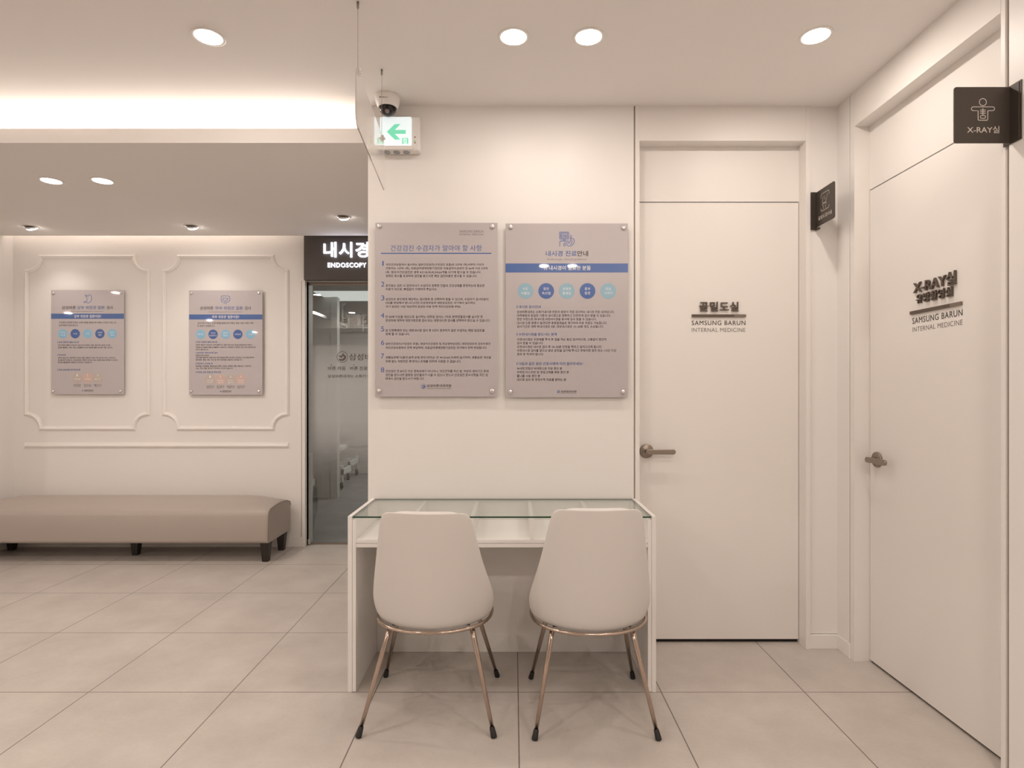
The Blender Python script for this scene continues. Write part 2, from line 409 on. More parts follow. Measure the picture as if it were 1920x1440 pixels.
t = text(MB(), 'SAMSUNG BARUN', .893, 1.162, 1.5925, 1.6155, fr, .0005, .012, 4, space=1.12); t.build('clinic_lettering', DECAL, dr)
t = text(MB(), 'INTERNAL MEDICINE', .893, 1.162, 1.5585, 1.5785, fr, .0005, -.004, 4, space=1.08); t.build('department_lettering', DECALG, dr)

# door 2 : X-ray room, in the right wall
DXF = 1.66
dr2 = empty('door_2', (1.66, 2.3, 0), kind='structure')
struct('door_frame', [(1.588, 1.75, 2.714, 2.748, 0, CEIL), (1.588, 1.75, 1.881, 1.899, 0, CEIL)], DM, dr2, bevel=.0012)
struct('header_panel', [(1.588, 1.75, 1.899, 2.714, 2.495, CEIL)], DM, dr2)
struct('transom_panel', [(DXF, 1.70, 1.899, 2.714, 2.1995, 2.495)], DM, dr2)
struct('shadow_gap', [(DXF+.01, 1.70, 1.899, 2.714, 2.194, 2.1995), (DXF+.012, 1.75, 1.899, 2.714, 0, .012), (DXF+.01, 1.70, 2.7115, 2.714, 0, 2.2)], DARK, dr2)
struct('door_leaf', [(DXF, 1.698, 1.901, 2.7115, .012, 2.194)], DM, dr2)
fx = Frame((DXF, 0, 0), (0, -1, 0), (0, 0, 1))
handle(dr2, (DXF, 2.655, .9495), (-1, 0, 0), (0, -1, 0))
t = text(MB(), 'X-RAY실', -2.409, -2.178, 1.662, 1.7145, fx, .002, .03, 4, depth=.007); t.build('room_lettering', LETTER, dr2)
t = text(MB(), '유방촬영실', -2.392, -2.195, 1.6195, 1.6575, fx, .002, .028, 4, depth=.007, space=1.05); t.build('room_sublettering', LETTER, dr2)
mb = MB().box(DXF-.008, DXF-.0002, 2.206, 2.430, 1.580, 1.593, 0).box(DXF-.008, DXF-.0002, 2.153, 2.206, 1.580, 1.593, 1); mb.build('lettering_bar', [LETTER, LETTER2], dr2)
t = text(MB(), 'SAMSUNG BARUN', -2.4235, -2.153, 1.5405, 1.5645, fx, .0005, .012, 4, space=1.12); t.build('clinic_lettering', DECAL, dr2)
t = text(MB(), 'INTERNAL MEDICINE', -2.4235, -2.153, 1.507, 1.5265, fx, .0005, -.004, 4, space=1.08); t.build('department_lettering', DECALG, dr2)

# ------------------------------------------------------------------ wall mouldings on the far wall
def sweep_closed(path, prof, fr):
    """mitred sweep of prof [(across, height)] along the closed path on the wall frame"""
    N = len(path); P = [Vector(p) for p in path]; rows = []
    for i in range(N):
        a = (P[i]-P[i-1]).normalized(); b = (P[(i+1) % N]-P[i]).normalized()
        na = Vector((-a.y, a.x)); nb = Vector((-b.y, b.x)); m = (na+nb)
        m = m.normalized() if m.length > 1e-6 else na
        c = max(.35, m.dot(na)); rows.append([fr.p(*(P[i]+m*(q/c)), h) for q, h in prof])
    k = len(prof); vs = [v for r in rows for v in r]
    fs = [(i*k+j, i*k+j+1, ((i+1) % N)*k+j+1, ((i+1) % N)*k+j) for i in range(N) for j in range(k-1)]
    return vs, fs
PROF = [(-.017, 0), (-.017, .006), (-.012, .008), (-.010, .013), (-.003, .0155), (.004, .012), (.007, .009), (.011, .009), (.013, .006), (.017, .005), (.017, 0)]
ff = facing_cam(0, FY-.0005, 0)
def frame_moulding(x0, x1, z0, z1, label):
    r = .118; i = .017
    X0, X1, Z0, Z1 = x0+i, x1-i, z0+i, z1-i
    path = []
    for cx, cz, a0 in ((X0, Z0, 90), (X1, Z0, 180), (X1, Z1, 270), (X0, Z1, 0)):
        path += arc(cx, cz, r, a0, a0-90, 12) if False else []
    path += arc(X0, Z0, r, 90, 0, 10)+arc(X1, Z0, r, 180, 90, 10)+arc(X1, Z1, r, 270, 180, 10)+arc(X0, Z1, r, 360, 270, 10)
    vs, fs = sweep_closed(path, PROF, ff)
    o = MB().add(vs, fs).build('panel_moulding', MOLD)
    tag(o, label, 'moulding', 'panel mouldings on the far wall')
frame_moulding(-3.970, -2.950, .945, 2.369, 'white notched-corner panel moulding framing the leftmost poster with the stomach icon')
frame_moulding(-2.852, -1.822, .945, 2.369, 'white notched-corner panel moulding framing the poster with the large-intestine icon')
mb = MB(); k = len(PROF); a, b = -3.972, -1.820; zc = .8245; sc = 1.25
row = lambda x, s_: [ff.p(x+s_*h*.9, zc+q*sc, h) for q, h in PROF]
vs = row(a, 1)+row(b, -1); mb.add(vs, [(j, j+1, k+j+1, k+j) for j in range(k-1)]+[tuple(range(k)), tuple(range(k, 2*k))])
tag(mb.build('chair_rail', MOLD), 'long horizontal white rail moulding above the bench on the far wall', 'moulding')

# ------------------------------------------------------------------ ceiling lamps
def downlight(x, y, z, label, grp, r=.05, power=P_DOWN, first=[None]):
    key = (r, power)
    if first[0] is None: first[0] = {}
    if key not in first[0]:
        root = empty('recessed_downlight', (x, y, z))
        MB().lathe([(r*1.26, 0), (r*1.25, -.002), (r*1.20, -.0035), (r*1.03, -.003), (r*1.0, -.001), (r*1.0, 0)], (x, y, z), n=40).build('trim_ring', PLASTIC, root)
        MB().lathe([(r*1.0, -.0005), (r*.98, -.0022), (0, -.003)], (x, y, z), n=40).build('diffuser', LAMPGLOW, root)
        light('lamp', 'AREA', (0, 0, -.008), power, WARM, size=r*1.9, parent=root)
        first[0][key] = root
    else:
        src = first[0][key]; root = src.copy(); C.objects.link(root); root.location = (x, y, z)
        for ch in list(src.children):
            c = ch.copy(); c.parent = root; C.objects.link(c)
    tag(root, label, 'ceiling light', grp)
G1 = 'round downlights in the main ceiling'; G2 = 'round downlights in the dropped ceiling'; G3 = 'downlights of the waiting area seen only as reflections'
downlight(-1.203, 2.296, CEIL, 'glowing round downlight alone at the upper left, above the glowing cove', G1)
downlight(0.0, 2.296, CEIL, 'left one of the close pair of glowing round downlights in the main ceiling', G1, power=2.3)
downlight(.296, 2.296, CEIL, 'right one of the close pair of glowing round downlights in the main ceiling', G1, power=2.3)
downlight(1.188, 2.289, CEIL, 'glowing round downlight at the upper right, nearest the doors', G1)
downlight(-2.724, 3.431, SOF0, 'left one of two oval-looking downlights in the dropped ceiling', G2, power=7.0)
downlight(-2.422, 3.431, SOF0, 'right one of two oval-looking downlights in the dropped ceiling', G2, power=7.0)
for x, y, pw in ((.336, -.8, 13), (.649, -.8, 13), (1.40, -1.15, 13), (-1.203, .92, 6.5), (1.188, .92, 6.5), (-2.83, 1.22, 12), (-2.86, -.69, 18), (-5.93, -1.95, P_BACK), (-6.08, -4.26, P_BACK), (-7.9, -.93, P_BACK), (-7.7, -2.4, P_BACK), (-2.9, -3.6, P_BACK), (-5.6, 1.2, P_BACK)):  # dimmest pair and the lamp by the right wall are added as fill
    downlight(x, y, CEIL, 'round downlight out of view, in a set partly mirrored in posters or glass, partly added as fill', G3, power=pw)

def gimbal(x, y, z, label, tx):
    root = empty('gimbal_spotlight', (x, y, z), label, 'ceiling light', 'small adjustable spotlights near the far wall')
    r = .045
    MB().lathe([(r*1.2, 0), (r*1.18, -.003), (r*.98, -.003), (r*.96, 0)], (x, y, z), n=32).build('trim_ring', PLASTIC, root)
    MB().lathe([(r*.97, -.0004), (0, -.0006)], (x, y, z), n=32).build('recess_shade', SHADOWPL, root)  # flat grey disc paints the shade of the recess; no hole is cut
    ax = Vector((.0, .45, -1)).normalized()
    MB().lathe([(r*.82, 0), (r*.82, .004), (r*.75, .012), (r*.75, .013)], Vector((x+.006, y, z-.004))-ax*.004, ax, n=28).build('lamp_head', PLASTIC, root)
    MB().lathe([(r*.74, .0125), (r*.68, .019), (r*.45, .024), (0, .026)], Vector((x+.006, y, z-.004))-ax*.004, ax, n=28).build('lens', LAMPGLOW, root)
    l = light('lamp', 'SPOT', (.006, .012, -.036), P_SPOT*12, WARM, parent=root)
    l.data.spot_size = math.radians(88); l.data.spot_blend = .9; l.data.shadow_soft_size = .02
    l.rotation_euler = (Vector((.0, .30, -1))).to_track_quat('-Z', 'Y').to_euler()
gimbal(-3.640, 4.386, SOF0, 'small tilted spotlight in the dropped ceiling above the leftmost poster', 0)
gimbal(-2.417, 4.372, SOF0, 'small tilted spotlight in the dropped ceiling above the large-intestine poster', 0)
gimbal(-1.211, 4.132, SOF0, 'small tilted spotlight in the dropped ceiling before the endoscopy sign', 0)
o = struct('light_strip', [(-8.4, CX0-.02, SOFY0+.10, SOFY0+.115, SOF1, SOF1+.006)], STRIP); o['kind'] = 'thing'
tag(o, 'hidden warm strip lamp lying in the cove above the dropped ceiling', 'strip light')

# ------------------------------------------------------------------ posters
LOGO_BLOB = [(-.95, .25), (-.55, .42), (-.30, .20), (-.10, .52), (.18, .86), (.38, .92), (.30, .62), (.62, .50), (.90, .12), (.86, -.35), (.52, -.74), (.05, -.92), (-.55, -.86), (-.88, -.58), (-.70, -.34), (-.42, -.50), (-.02, -.46), (.30, -.28), (.40, .02), (.20, .24), (.02, .10), (-.16, -.20), (-.45, -.18), (-.62, .08)]
def logo(mb, u, v, r, fr, h=.0005, mi=0):
    mb.stroke(arc(u, v, r, 0, 351, 39), r*.09, fr, h, True, mi)
    pts = [(u+a*r*.80, v+b*r*.80) for a, b in LOGO_BLOB]
    mb.add([fr.p(a, b, h) for a, b in pts], [tuple(range(len(pts)))], mi)

def poster(name_label, x0, ytop, wdt, hgt, k, depthY, sheet, fill, bolts, group):
    """acrylic-faced print on four standoff bolts. local sheet units (u right, v down) scaled by k"""
    th = .005
    root = empty('wall_poster', (x0+wdt/2, depthY, ytop-hgt), name_label, 'poster', group)
    MB().box(x0, x0+wdt, depthY, depthY+th, ytop-hgt, ytop).build('acrylic_panel', sheet, root, bevel=.0008)
    f = Frame((x0, depthY, ytop), (1, 0, 0), (0, 0, 1), k)
    fill(root, f)
    proto = None
    for (u, v) in bolts:
        p = f.p(u, -v)
        if proto is None:
            proto = MB().lathe([(.0, .0075), (.0075, .0075), (.0098, .0062), (.0100, .004), (.0100, .0006), (.0085, 0), (.0085, -.002)], p, (0, -1, 0), n=24).lathe([(.006, -.005), (.006, -.0235)], p, (0, -1, 0), n=16).build('standoff_bolt', STEEL, root, recalc=True)
            base = p
        else:
            o = proto.copy(); C.objects.link(o); o.location = proto.location+(p-base)
    return root

INVF = 'information posters'
def lines(mb, L, f, bold=.01, h=.0004, res=2):
    for s, u0, u1, v0, v1 in L: text(mb, s, u0, u1, -v1, -v0, f, h, bold, res)

# -- poster A : notes for check-up patients
def fillA(root, f):
    o = MB()
    text(o, 'SAMSUNG BARUN', 1262, 1628, -148, -112, f, bold=.006); o.build('clinic_name', INKG, root)
    o = MB(); text(o, 'INTERNAL MEDICINE', 1262, 1625, -189, -162, f, bold=-.006); o.build('department_name', INKG, root)
    o = MB(); text(o, '건강검진 수검자가 알아야 할 사항', 230, 1600, -426, -335, f, bold=.004, res=4); o.build('title_text', BLUE, root)
    MB().rect(86, 1744, -467, -452, f).build('title_rule', BLUE, root)
    dx, d1, d2 = -30, -60, 1220
    B = [('국민건강보험에서 실시하는 일반건강검진(구강검진 포함)은 2년에 1회(사무직 이외의', 188, 1658, 670, 712, 0),
         ('근로자는 1년에 1회), 의료급여생애전환기검진은 의료급여수급권자 만 66세 이상 2년에', 188, 1715, 726, 768, 0),
         ('1회, 영유아건강검진은 생후 4,9,18,30,42,54,66개월 시기에 받으실 수 있습니다.', 188, 1620, 782, 824, 0),
         ('정해진 횟수를 초과하여 검진을 받으시면 해당 검진비용은 환수할 수 있습니다.', 188, 1560, 838, 880, 0),
         ('문진표는 검진 시 검진의사가 수검자의 정확한 진찰과 건강상태를 판정하는데 중요한', 188, 1672, 983, 1025, 0),
         ('자료가 되므로, 빠짐없이 기재하여 주십시오.', 188, 960, 1038, 1080, 0),
         ('암검진은 본인에게 해당하는 검사항목 중 선택하여 받을 수 있으며, 수검자가 검사비용의', 188, 1728, 1188, 1230, 0),
         ('10%를 부담해야 합니다.(다만,자궁경부암과 대장암검진은 국가에서 실시하는', 188, 1535, 1244, 1286, 0),
         ('국가 암검진 사업 대상자의 암검진 비용 전액 국민건강보험 부담)', 188, 1312, 1300, 1342, 0),
         ('만 50세 이상을 대상으로 실시하는 대장암 검사는 1차로 분변잠혈검사를 실시한 후', 185, 1645, 170, 212, 1),
         ('양성자에 대하여 대장이중조영 검사 또는 대장내시경 검사를 선택하여 받으실 수 있습니다.', 185, 1758, 226, 268, 1),
         ('암 산정특례자 또는 대장내시경 검사 후 5년이 경과하지 않은 수검자는 해당 암검진을', 185, 1672, 375, 417, 1),
         ('유예 할 수 있습니다.', 185, 548, 430, 470, 1),
         ('일반건강검진(구강검진 포함), 영유아건강검진 및 자궁경부암검진, 대장암검진의 검진비용은', 185, 1763, 578, 620, 1),
         ('국민건강보험에서 전액 부담하며, 의료급여생애전환기검진은 국가에서 전액 부담합니다.', 185, 1710, 636, 678, 1),
         ('생활습관평가(흡연,음주,운동,영양,비만)는 만 40,50,60,70세에 실시하며, 생활습관 개선을', 185, 1770, 783, 826, 1),
         ('위해 받는 처방전은 투약이나 조제를 위하여 사용할 수 없습니다.', 185, 1318, 840, 882, 1),
         ('건강검진 전 8시간 이상 공복상태가 아니거나, 야간근무를 하신 분, 여성의 생리기간 중에', 185, 1730, 988, 1030, 1),
         ('검진을 받으시면 잘못된 검진결과가 나올 수 있으니 반드시 건강검진 준수사항을 지킨 상', 185, 1722, 1044, 1086, 1),
         ('태에서 검진을 받으시기 바랍니다.', 185, 768, 1100, 1140, 1)]
    num = [('1', 136, 157, 635, 705, 0), ('2', 118, 168, 945, 1018, 0), ('3', 118, 168, 1152, 1226, 0), ('4', 115, 166, 135, 208, 1),
           ('5', 117, 166, 338, 412, 1), ('6', 117, 166, 542, 615, 1), ('7', 117, 163, 745, 818, 1), ('8', 114, 166, 952, 1025, 1)]
    groups = [B[0:4], B[4:6], B[6:9], B[9:11], B[11:13], B[13:15], B[15:17], B[17:20]]
    for g, nn in zip(groups, num):
        o = MB(); text(o, nn[0], nn[1]+dx, nn[2]+dx, -(nn[4]+(d2 if nn[5] else d1)), -(nn[3]+(d2 if nn[5] else d1)), f, bold=-.004, res=4); o.build('item_number', BLUE, root)
        o = MB(); lines(o, [(s, a+dx, b+dx, c+(d2 if q else d1), d+(d2 if q else d1)) for s, a, b, c, d, q in g], f); o.build('item_text', INK, root)
    o = MB(); logo(o, 755+dx, -(1238+d2), 38, f); o.build('clinic_emblem', BLUE, root)
    o = MB(); text(o, '삼성바른내과의원', 805+dx, 1170+dx, -(1248+d2), -(1205+d2), f, bold=.016); text(o, 'SAMSUNG BARUN INTERNAL MEDICINE CLINIC', 805+dx, 1168+dx, -(1274+d2), -(1262+d2), f); o.build('clinic_wordmark', INK, root)
KA = .594/1838
poster('large grey poster, left of the desk pair, numbered one to eight', -.6715, 2.0786, .594, .8436, KA, 2.826, SHEET, fillA,
       [(64, 53), (1759, 58), (60, 2523), (1755, 2525)], INVF)

# -- poster B : endoscopy guidance
def badge(root, f, u, v, r, m, txt, h1=22, bold=0):
    c = MB().disc(u, -v, r, f, .0004).build('round_badge', m, root)
    o = MB(); n = len(txt)
    for i, (s, wd, hh) in enumerate(txt):
        cy = v+(i-(n-1)/2)*hh*1.5
        text(o, s, u-wd/2, u+wd/2, -(cy+hh/2), -(cy-hh/2), f, .0008, bold, 2)
    c2 = o.build('badge_text', WHT, c)
def fillB(root, f):
    dx, d1, d2 = -66, -65, 1215
    o = MB(); wd = 9
    def S(pts, closed=False): o.stroke([(u+dx, -(v+d1)) for u, v in pts], wd, f, .0004, closed)
    Q = lambda x, y: (640+x/3, 120+y/3)
    q = lambda P: [Q(x, y) for x, y in P]
    S(q(rrect(712, 1118, 228, 540, 26)), True)
    S(q(rrect(765, 1070, 275, 490, 10)), True)
    S(q([(885, 545), (885, 620)])); S(q([(950, 545), (950, 620)]))
    S(q([(720, 880), (720, 650), (740, 630), (1095, 630), (1118, 650), (1118, 690)]))
    S(q(arc(945, 388, 36, 0, 352, 20, 42)), True)
    S(q(arc(945, 388, 78, -140, 140, 16, 88)[::-1] if False else arc(945, 388, 78, 140, 220, 8, 88))); S(q(arc(945, 388, 78, -40, 60, 8, 80)))
    S(q(arc(860, 388, 60, 130, 230, 8, 110)))
    S(q(spline([(1213, 345), (1213, 430), (1190, 450), (1190, 510), (1215, 540), (1240, 520), (1255, 430)], 5)))
    S(q(spline([(1192, 560), (1190, 640), (1160, 710), (1110, 728), (1040, 700), (960, 710), (905, 760), (897, 870)], 6)))
    S(q(spline([(1245, 560), (1262, 620), (1270, 700), (1245, 740)], 5)))
    S(q(spline([(1275, 512), (1330, 530), (1370, 590), (1372, 660), (1330, 760), (1240, 840), (1150, 855), (1070, 835), (1020, 765), (975, 785), (950, 830), (952, 885)], 6)))
    o.add([f.p(Q(x, y)[0]+dx, -(Q(x, y)[1]+d1), .0004) for x, y in ((1160, 785), (1250, 728), (1240, 790))], [(0, 1, 2)])
    o.build('endoscope_icon', BLUE, root)
    def T(name, s, a, b, c, d, m, q_=0, bold=.012, res=3, h=.0004):
        oo = MB(); dd = d2 if q_ else d1; text(oo, s, a+dx, b+dx, -(d+dd), -(c+dd), f, h, bold, res); oo.build(name, m, root)
    T('title_text', '내시경 진료', 670, 1135, 475, 560, BLUE, bold=.022, res=4)
    T('title_text', '안내', 1140, 1305, 475, 560, INK, bold=.022, res=4)
    T('subtitle_text', 'Endoscopy clinical guidance', 695, 1280, 588, 628, INKG, bold=.002)
    MB().rect(0, 1838, -737, -602, f, .0004).build('blue_band', BLUE, root)
    T('band_text', '위 내시경이 필요한 분들', 630, 1345, 700, 768, WHT, bold=.018, h=.0008, res=4)
    for u, m, tx in ((365, LBLUE, ('식도', '이물감')), (676, BLUE, ('잦은', '속쓰림')), (985, LBLUE, ('상복부', '불쾌감')), (1296, BLUE, ('흉부', '통증')), (1607, LBLUE, ('위암', '가족력'))):
        badge(root, f, u+dx, 1080+d1, 118, m, [(s, 43*len(s), 44) for s in tx])
    for hd, ln in ((('내시경 검사안내', 262, 592, 15, 58), [
        ('삼성바른내과는 소화기내시경 전문의 원장이 직접 검사하는 내시경 전문 내과입니다.', 1700, 93, 135),
        ('대학병원과 동일한 기종의 내시경으로 정확하고 안전하게 검사 받을 수 있습니다.', 1645, 148, 190),
        ('한번 수면으로 위내시경,대장내시경을 동시에 검사 받을 수 있습니다.', 1430, 203, 245),
        ('내시경 도중 용종이 발견되면 용종절제술로 제거하여 바로 치료도 가능합니다.', 1590, 259, 301),
        ('검사기간은 대략 위내시경은 5분, 대장내시경은 15~20분 정도 소요됩니다.', 1540, 314, 356)]),
        (('수면내시경을 받으시는 분께', 262, 835, 428, 472), [
        ('수면내시경은 수면제를 주사 후 잠을 자는 동안 검사하므로, 고통없이 편안히', 1578, 507, 549),
        ('검사 받을 수 있습니다.', 632, 561, 602),
        ('수면내시경은 내시경 검사 후 10~20분 안정을 취하고 일어나시게 됩니다.', 1512, 617, 659),
        ('수면내시경 검사를 받으신 분은 운전을 삼가해 주시고 부득이한 경우 최소 1시간 이상', 1728, 673, 715),
        ('경과 후 하셔야 합니다.', 638, 728, 769)]),
        (('다음과 같은 분은 간호사에게 미리 알려주세요!', 262, 1225, 868, 914), [
        ('녹내장,전립선 비대증으로 치료 중인 분', 915, 943, 985),
        ('와파린,아스피린 등 항응고제를 복용 중인 분', 1017, 999, 1041),
        ('틀니를 사용 중인 분', 585, 1055, 1097),
        ('내시경 검사 후 영양수액 치료를 원하는 분', 975, 1110, 1152)])):
        oo = MB(); s, a, b, c, d = hd; text(oo, s, a+dx, b+dx, -(d+d2), -(c+d2), f, .0004, .016)
        oo.rect(235+dx, 243+dx, -(d+d2), -(c+d2), f, .0004); oo.build('section_heading', BLUE, root)
        oo = MB(); lines(oo, [(s, 237+dx, b+dx, c+d2, d+d2) for s, b, c, d in ln], f); oo.build('section_text', INK, root)
    o = MB(); logo(o, 858+dx, -(1310+d2), 24, f); o.build('clinic_emblem', BLUE, root)
    o = MB(); text(o, '삼성바른내과의원', 895+dx, 1130+dx, -(1322+d2), -(1293+d2), f, bold=.016); text(o, 'SAMSUNG BARUN INTERNAL MEDICINE CLINIC', 895+dx, 1128+dx, -(1337+d2), -(1328+d2), f); o.build('clinic_wordmark', INK, root)
poster('large grey poster, right of the desk pair, with blue band and five badges', -.0390, 2.0755, .594, .844, KA, 2.826, SHEET, fillB,
       [(77, 57), (1770, 66), (71, 2528), (1763, 2526)], INVF)

# -- posters C and D on the far wall
def smallposter(root, f, dx, dy, D):
    def T(name, s, a, b, c, d, m, bold=.012, res=2, h=.0006):
        oo = MB(); text(oo, s, a+dx, b+dx, -(d+dy), -(c+dy), f, h, bold, res); oo.build(name, m, root)
    for s, a, b, m in D['title']: T('title_text', s, a, b, D['ty'][0], D['ty'][1], m, bold=.012, res=3)
    T('subtitle_text', *D['sub'], INKG, bold=0)
    a, b = D['band']; MB().rect(0, D['w'], -(b+dy), -(a+dy), f, .0005).build('blue_band', BLUE, root)
    T('band_text', *D['bandt'], WHT, h=.001, bold=.02)
    oo = MB(); lines(oo, [(s, p+dx, q+dx, r+dy, t_+dy) for s, p, q, r, t_ in D['intro']], f, h=.0006); oo.build('intro_text', INK, root)
    for (u, m, tx) in D['badges']: badge(root, f, u+dx, D['by']+dy, 57, m, [(s, 17*len(s.replace(' ', '')) + 6, 21) for s in tx])
    for hd, ln in D['sec']:
        s, p, q, r, t_ = hd; oo = MB(); text(oo, s, p+dx, q+dx, -(t_+dy), -(r+dy), f, .0006, .014, 2)
        oo.rect(p-14+dx, p-10+dx, -(t_+dy), -(r+dy), f, .0006); oo.build('section_heading', BLUE, root)
        if ln:
            oo = MB(); lines(oo, [(s, p_+dx, q_+dx, r_+dy, t2+dy) for s, p_, q_, r_, t2 in ln], f, h=.0006); oo.build('section_text', INK, root)
    for i, (u, tx, cap) in enumerate(D['steps']):
        c = MB().disc(u+dx, -(D['sy']+dy), 64, f, .0005+.0002*(i % 2)).build('step_badge', PINK if i % 2 else BEIGE, root)
        oo = MB(); text(oo, str(i+1), u-8+dx, u+8+dx, -(D['sy']-20+dy), -(D['sy']-48+dy), f, .0011, 0, 2)
        for j, s in enumerate(tx): text(oo, s, u-36+dx, u+36+dx, -(D['sy']+22+j*26+dy), -(D['sy']+4+j*26+dy), f, .0011, .01, 2)
        oo.build('badge_text', WHT, c)
        oo = MB()
        for j, s in enumerate(cap): text(oo, s, u-48+j*8+dx, u+48-j*8+dx, -(D['sy']+90+j*18+dy), -(D['sy']+76+j*18+dy), f, .0006, .008, 2)
        oo.build('step_caption', INK, root)
    u, v = D['logo']; o = MB(); logo(o, u+dx, -(v+dy), 10, f, .0006); o.build('clinic_emblem', BLUE, root)
    o = MB(); text(o, '삼성바른내과의원', u+20+dx, u+132+dx, -(v+4+dy), -(v-12+dy), f, .0006, .016, 2); o.rect(u+20+dx, u+130+dx, -(v+11+dy), -(v+8+dy), f, .0006); o.build('clinic_wordmark', INK, root)

DC = dict(w=888, title=[('삼성바른', 238, 408, INK), ('상부 위장관 질환', 425, 760, BLUE), ('검사', 783, 862, INK)], ty=(285, 328),
    sub=('Upper gastrointestinal tract examination', 348, 752, 344, 362), band=(380, 443), bandt=('상부 위장관 질환이란?', 387, 718, 394, 432),
    intro=[('구강에서 소장에 이르는 소화기관을 일컫는데 이에는 구인두, 식도, 위,', 200, 902, 477, 501), ('십이지장이 포함 됩니다.', 200, 437, 511, 534)],
    by=625, badges=[(248, LBLUE2, ('역류성', '식도염')), (400, BLUE, ('위 염',)), (551, LBLUE2, ('위 암',)), (701, BLUE, ('소화성', '궤양')), (851, LBLUE2, ('헬리코', '박터'))],
    sec=[(('상부 위장관 질환 내시경', 200, 445, 717, 740), [('상부 위장관 질환이 의심되는 경우(위식도역류나 염증, 궤양 등의 증세) 속쓰림,', 188, 832, 755, 777), ('상복부 불쾌감, 구역, 구토, 소화불량이 있어 위장관 질환 내시경이 필수 입니다.', 188, 860, 783, 805)]),
         (('위내시경', 200, 285, 873, 895), [('상복부 증상(구토, 흉부압박, 속쓰림, 복통, 체중감소 등)이 지속 될 경우 반드시 위내시경', 188, 888, 909, 931), ('검사를 받아야 합니다. 위내시경은 역류성 식도염, 위염, 위궤양 등을 검진할 수 있으며', 188, 912, 936, 958), ('조직검사를 통하여 위암의 조기진단이 가능합니다.', 188, 610, 964, 986)]),
         (('위암 검진방법 및 주의사항', 200, 463, 1053, 1077), [])],
    sy=1165, steps=[(425, ('위내시경',), ('위내시경은', '8시간 금식')), (551, ('조직검사',), ('조직검사는', '필요시 시행')), (675, ('헬리코',), ('헬리코', '검사'))], logo=(490, 1318))
DD = dict(w=895, title=[('삼성바른', 228, 390, INK), ('하부 위장관 질환', 415, 752, BLUE), ('검사', 775, 852, INK)], ty=(293, 335),
    sub=('Lower gastrointestinal tract examination', 335, 745, 353, 371), band=(392, 453), bandt=('하부 위장관 질환이란?', 375, 707, 403, 441),
    intro=[('십이지장 이하의 소화기관을 일컫는데 이에는 공장, 회장, 대장, 직장', 198, 882, 486, 510), ('및 항문이 포함됩니다.', 198, 413, 520, 543)],
    by=634, badges=[(237, LBLUE2, ('대장게실',)), (388, BLUE, ('과민성', '대장증후군')), (540, LBLUE2, ('염증성', '장질환')), (691, BLUE, ('대장용종',)), (843, LBLUE2, ('대장암',))],
    sec=[(('하부 위장관 질환 내시경', 190, 437, 717, 740), [('위장관 질환이 의심되는 경우(혈변이나 염증,궤양 등의 증세),배변습관의 변화나', 177, 865, 754, 776), ('만성설사,만성변비,복통,소화불량이 지속되거나 대장암의 가족력이 있는 경우 대장내시경', 177, 905, 782, 804), ('검사가 필수입니다.', 177, 332, 810, 831)]),
         (('삼성바른 대장내시경 검사', 190, 445, 848, 871), [('대장내시경 검사란?', 177, 340, 881, 901), ('대장약을 복용하여 장을 비운 후에 항문을 통해 내시경이 삽입되고, 내시경을 통하여', 177, 890, 907, 929), ('말단회장, 맹장, 대장, 직장 등 하부 위장관을 관찰하는 검사입니다.', 177, 745, 935, 957)]),
         (('대장암이 의심될 때', 190, 382, 980, 1002), [('증상에는 직장출혈, 배변습관의 변화, 잔변감, 장폐색, 복통, 체중감소, 식욕부진,', 177, 857, 1012, 1034), ('오심, 구토, 빈혈, 덩어리가 만져지는 것 등이 있습니다.', 177, 633, 1039, 1061)]),
         (('대장암 검진 방법 및 주의사항', 190, 485, 1085, 1108), [])],
    sy=1185, steps=[(352, ('분변잠혈', '반응검사'), ('50세이상', '매년 검사')), (477, ('대장', '이중조영'), ('조기발견', '필요시')), (602, ('조직검사', '실시'), ('용종발견', '제거')), (726, ('대장', '내시경'), ('대장내시경', '검사'))], logo=(480, 1330))
def fillC(root, f):
    o = MB(); d = lambda P: [(a-106, -(b-92)) for a, b in P]
    o.stroke(d(spline([(516, 148), (530, 172), (545, 195), (545, 222), (530, 230), (508, 236), (503, 250)], 6)), 5, f, .0006)
    o.stroke(d(spline([(530, 148), (540, 168), (556, 158), (580, 152), (600, 175), (600, 210), (580, 240), (556, 250), (535, 240), (520, 242), (516, 252)], 6)), 6, f, .0006)
    o.stroke(d([(556, 165), (562, 182)]), 4, f, .0006)
    o.build('stomach_icon', BLUE, root); smallposter(root, f, -106, -92, DC)
def fillD(root, f):
    o = MB(); d = lambda P: [(a-95, -(b-98)) for a, b in P]
    def wav(P, amp, n=5):
        S = spline(P, n); out = []
        for i, p in enumerate(S):
            q = S[min(i+1, len(S)-1)]; r = S[max(i-1, 0)]; t = Vector((q[0]-r[0], q[1]-r[1])); t = t.normalized() if t.length else Vector((1, 0))
            a = amp*(1 if i % 4 < 2 else -1); out.append((p[0]-t.y*a, p[1]+t.x*a))
        return out
    o.stroke(d(wav([(503, 246), (490, 225), (488, 180), (500, 167), (540, 166), (582, 170), (593, 195), (590, 222), (570, 240), (548, 246), (542, 262)], 2.5)), 5, f, .0006)
    o.stroke(d(wav([(508, 232), (512, 200), (520, 194), (560, 194), (568, 200), (562, 215), (540, 224), (526, 236), (521, 262)], 2)), 5, f, .0006)
    o.build('intestine_icon', BLUE, root); smallposter(root, f, -95, -98, DD)
KC = .588/888
poster('smaller lilac-grey poster with a blue stomach icon, leftmost on the far wall', -3.734, 2.079, .588, .842, KC, 4.702, SHEETB, fillC,
       [(28, 40), (852, 34), (26, 1236), (842, 1236)], INVF)
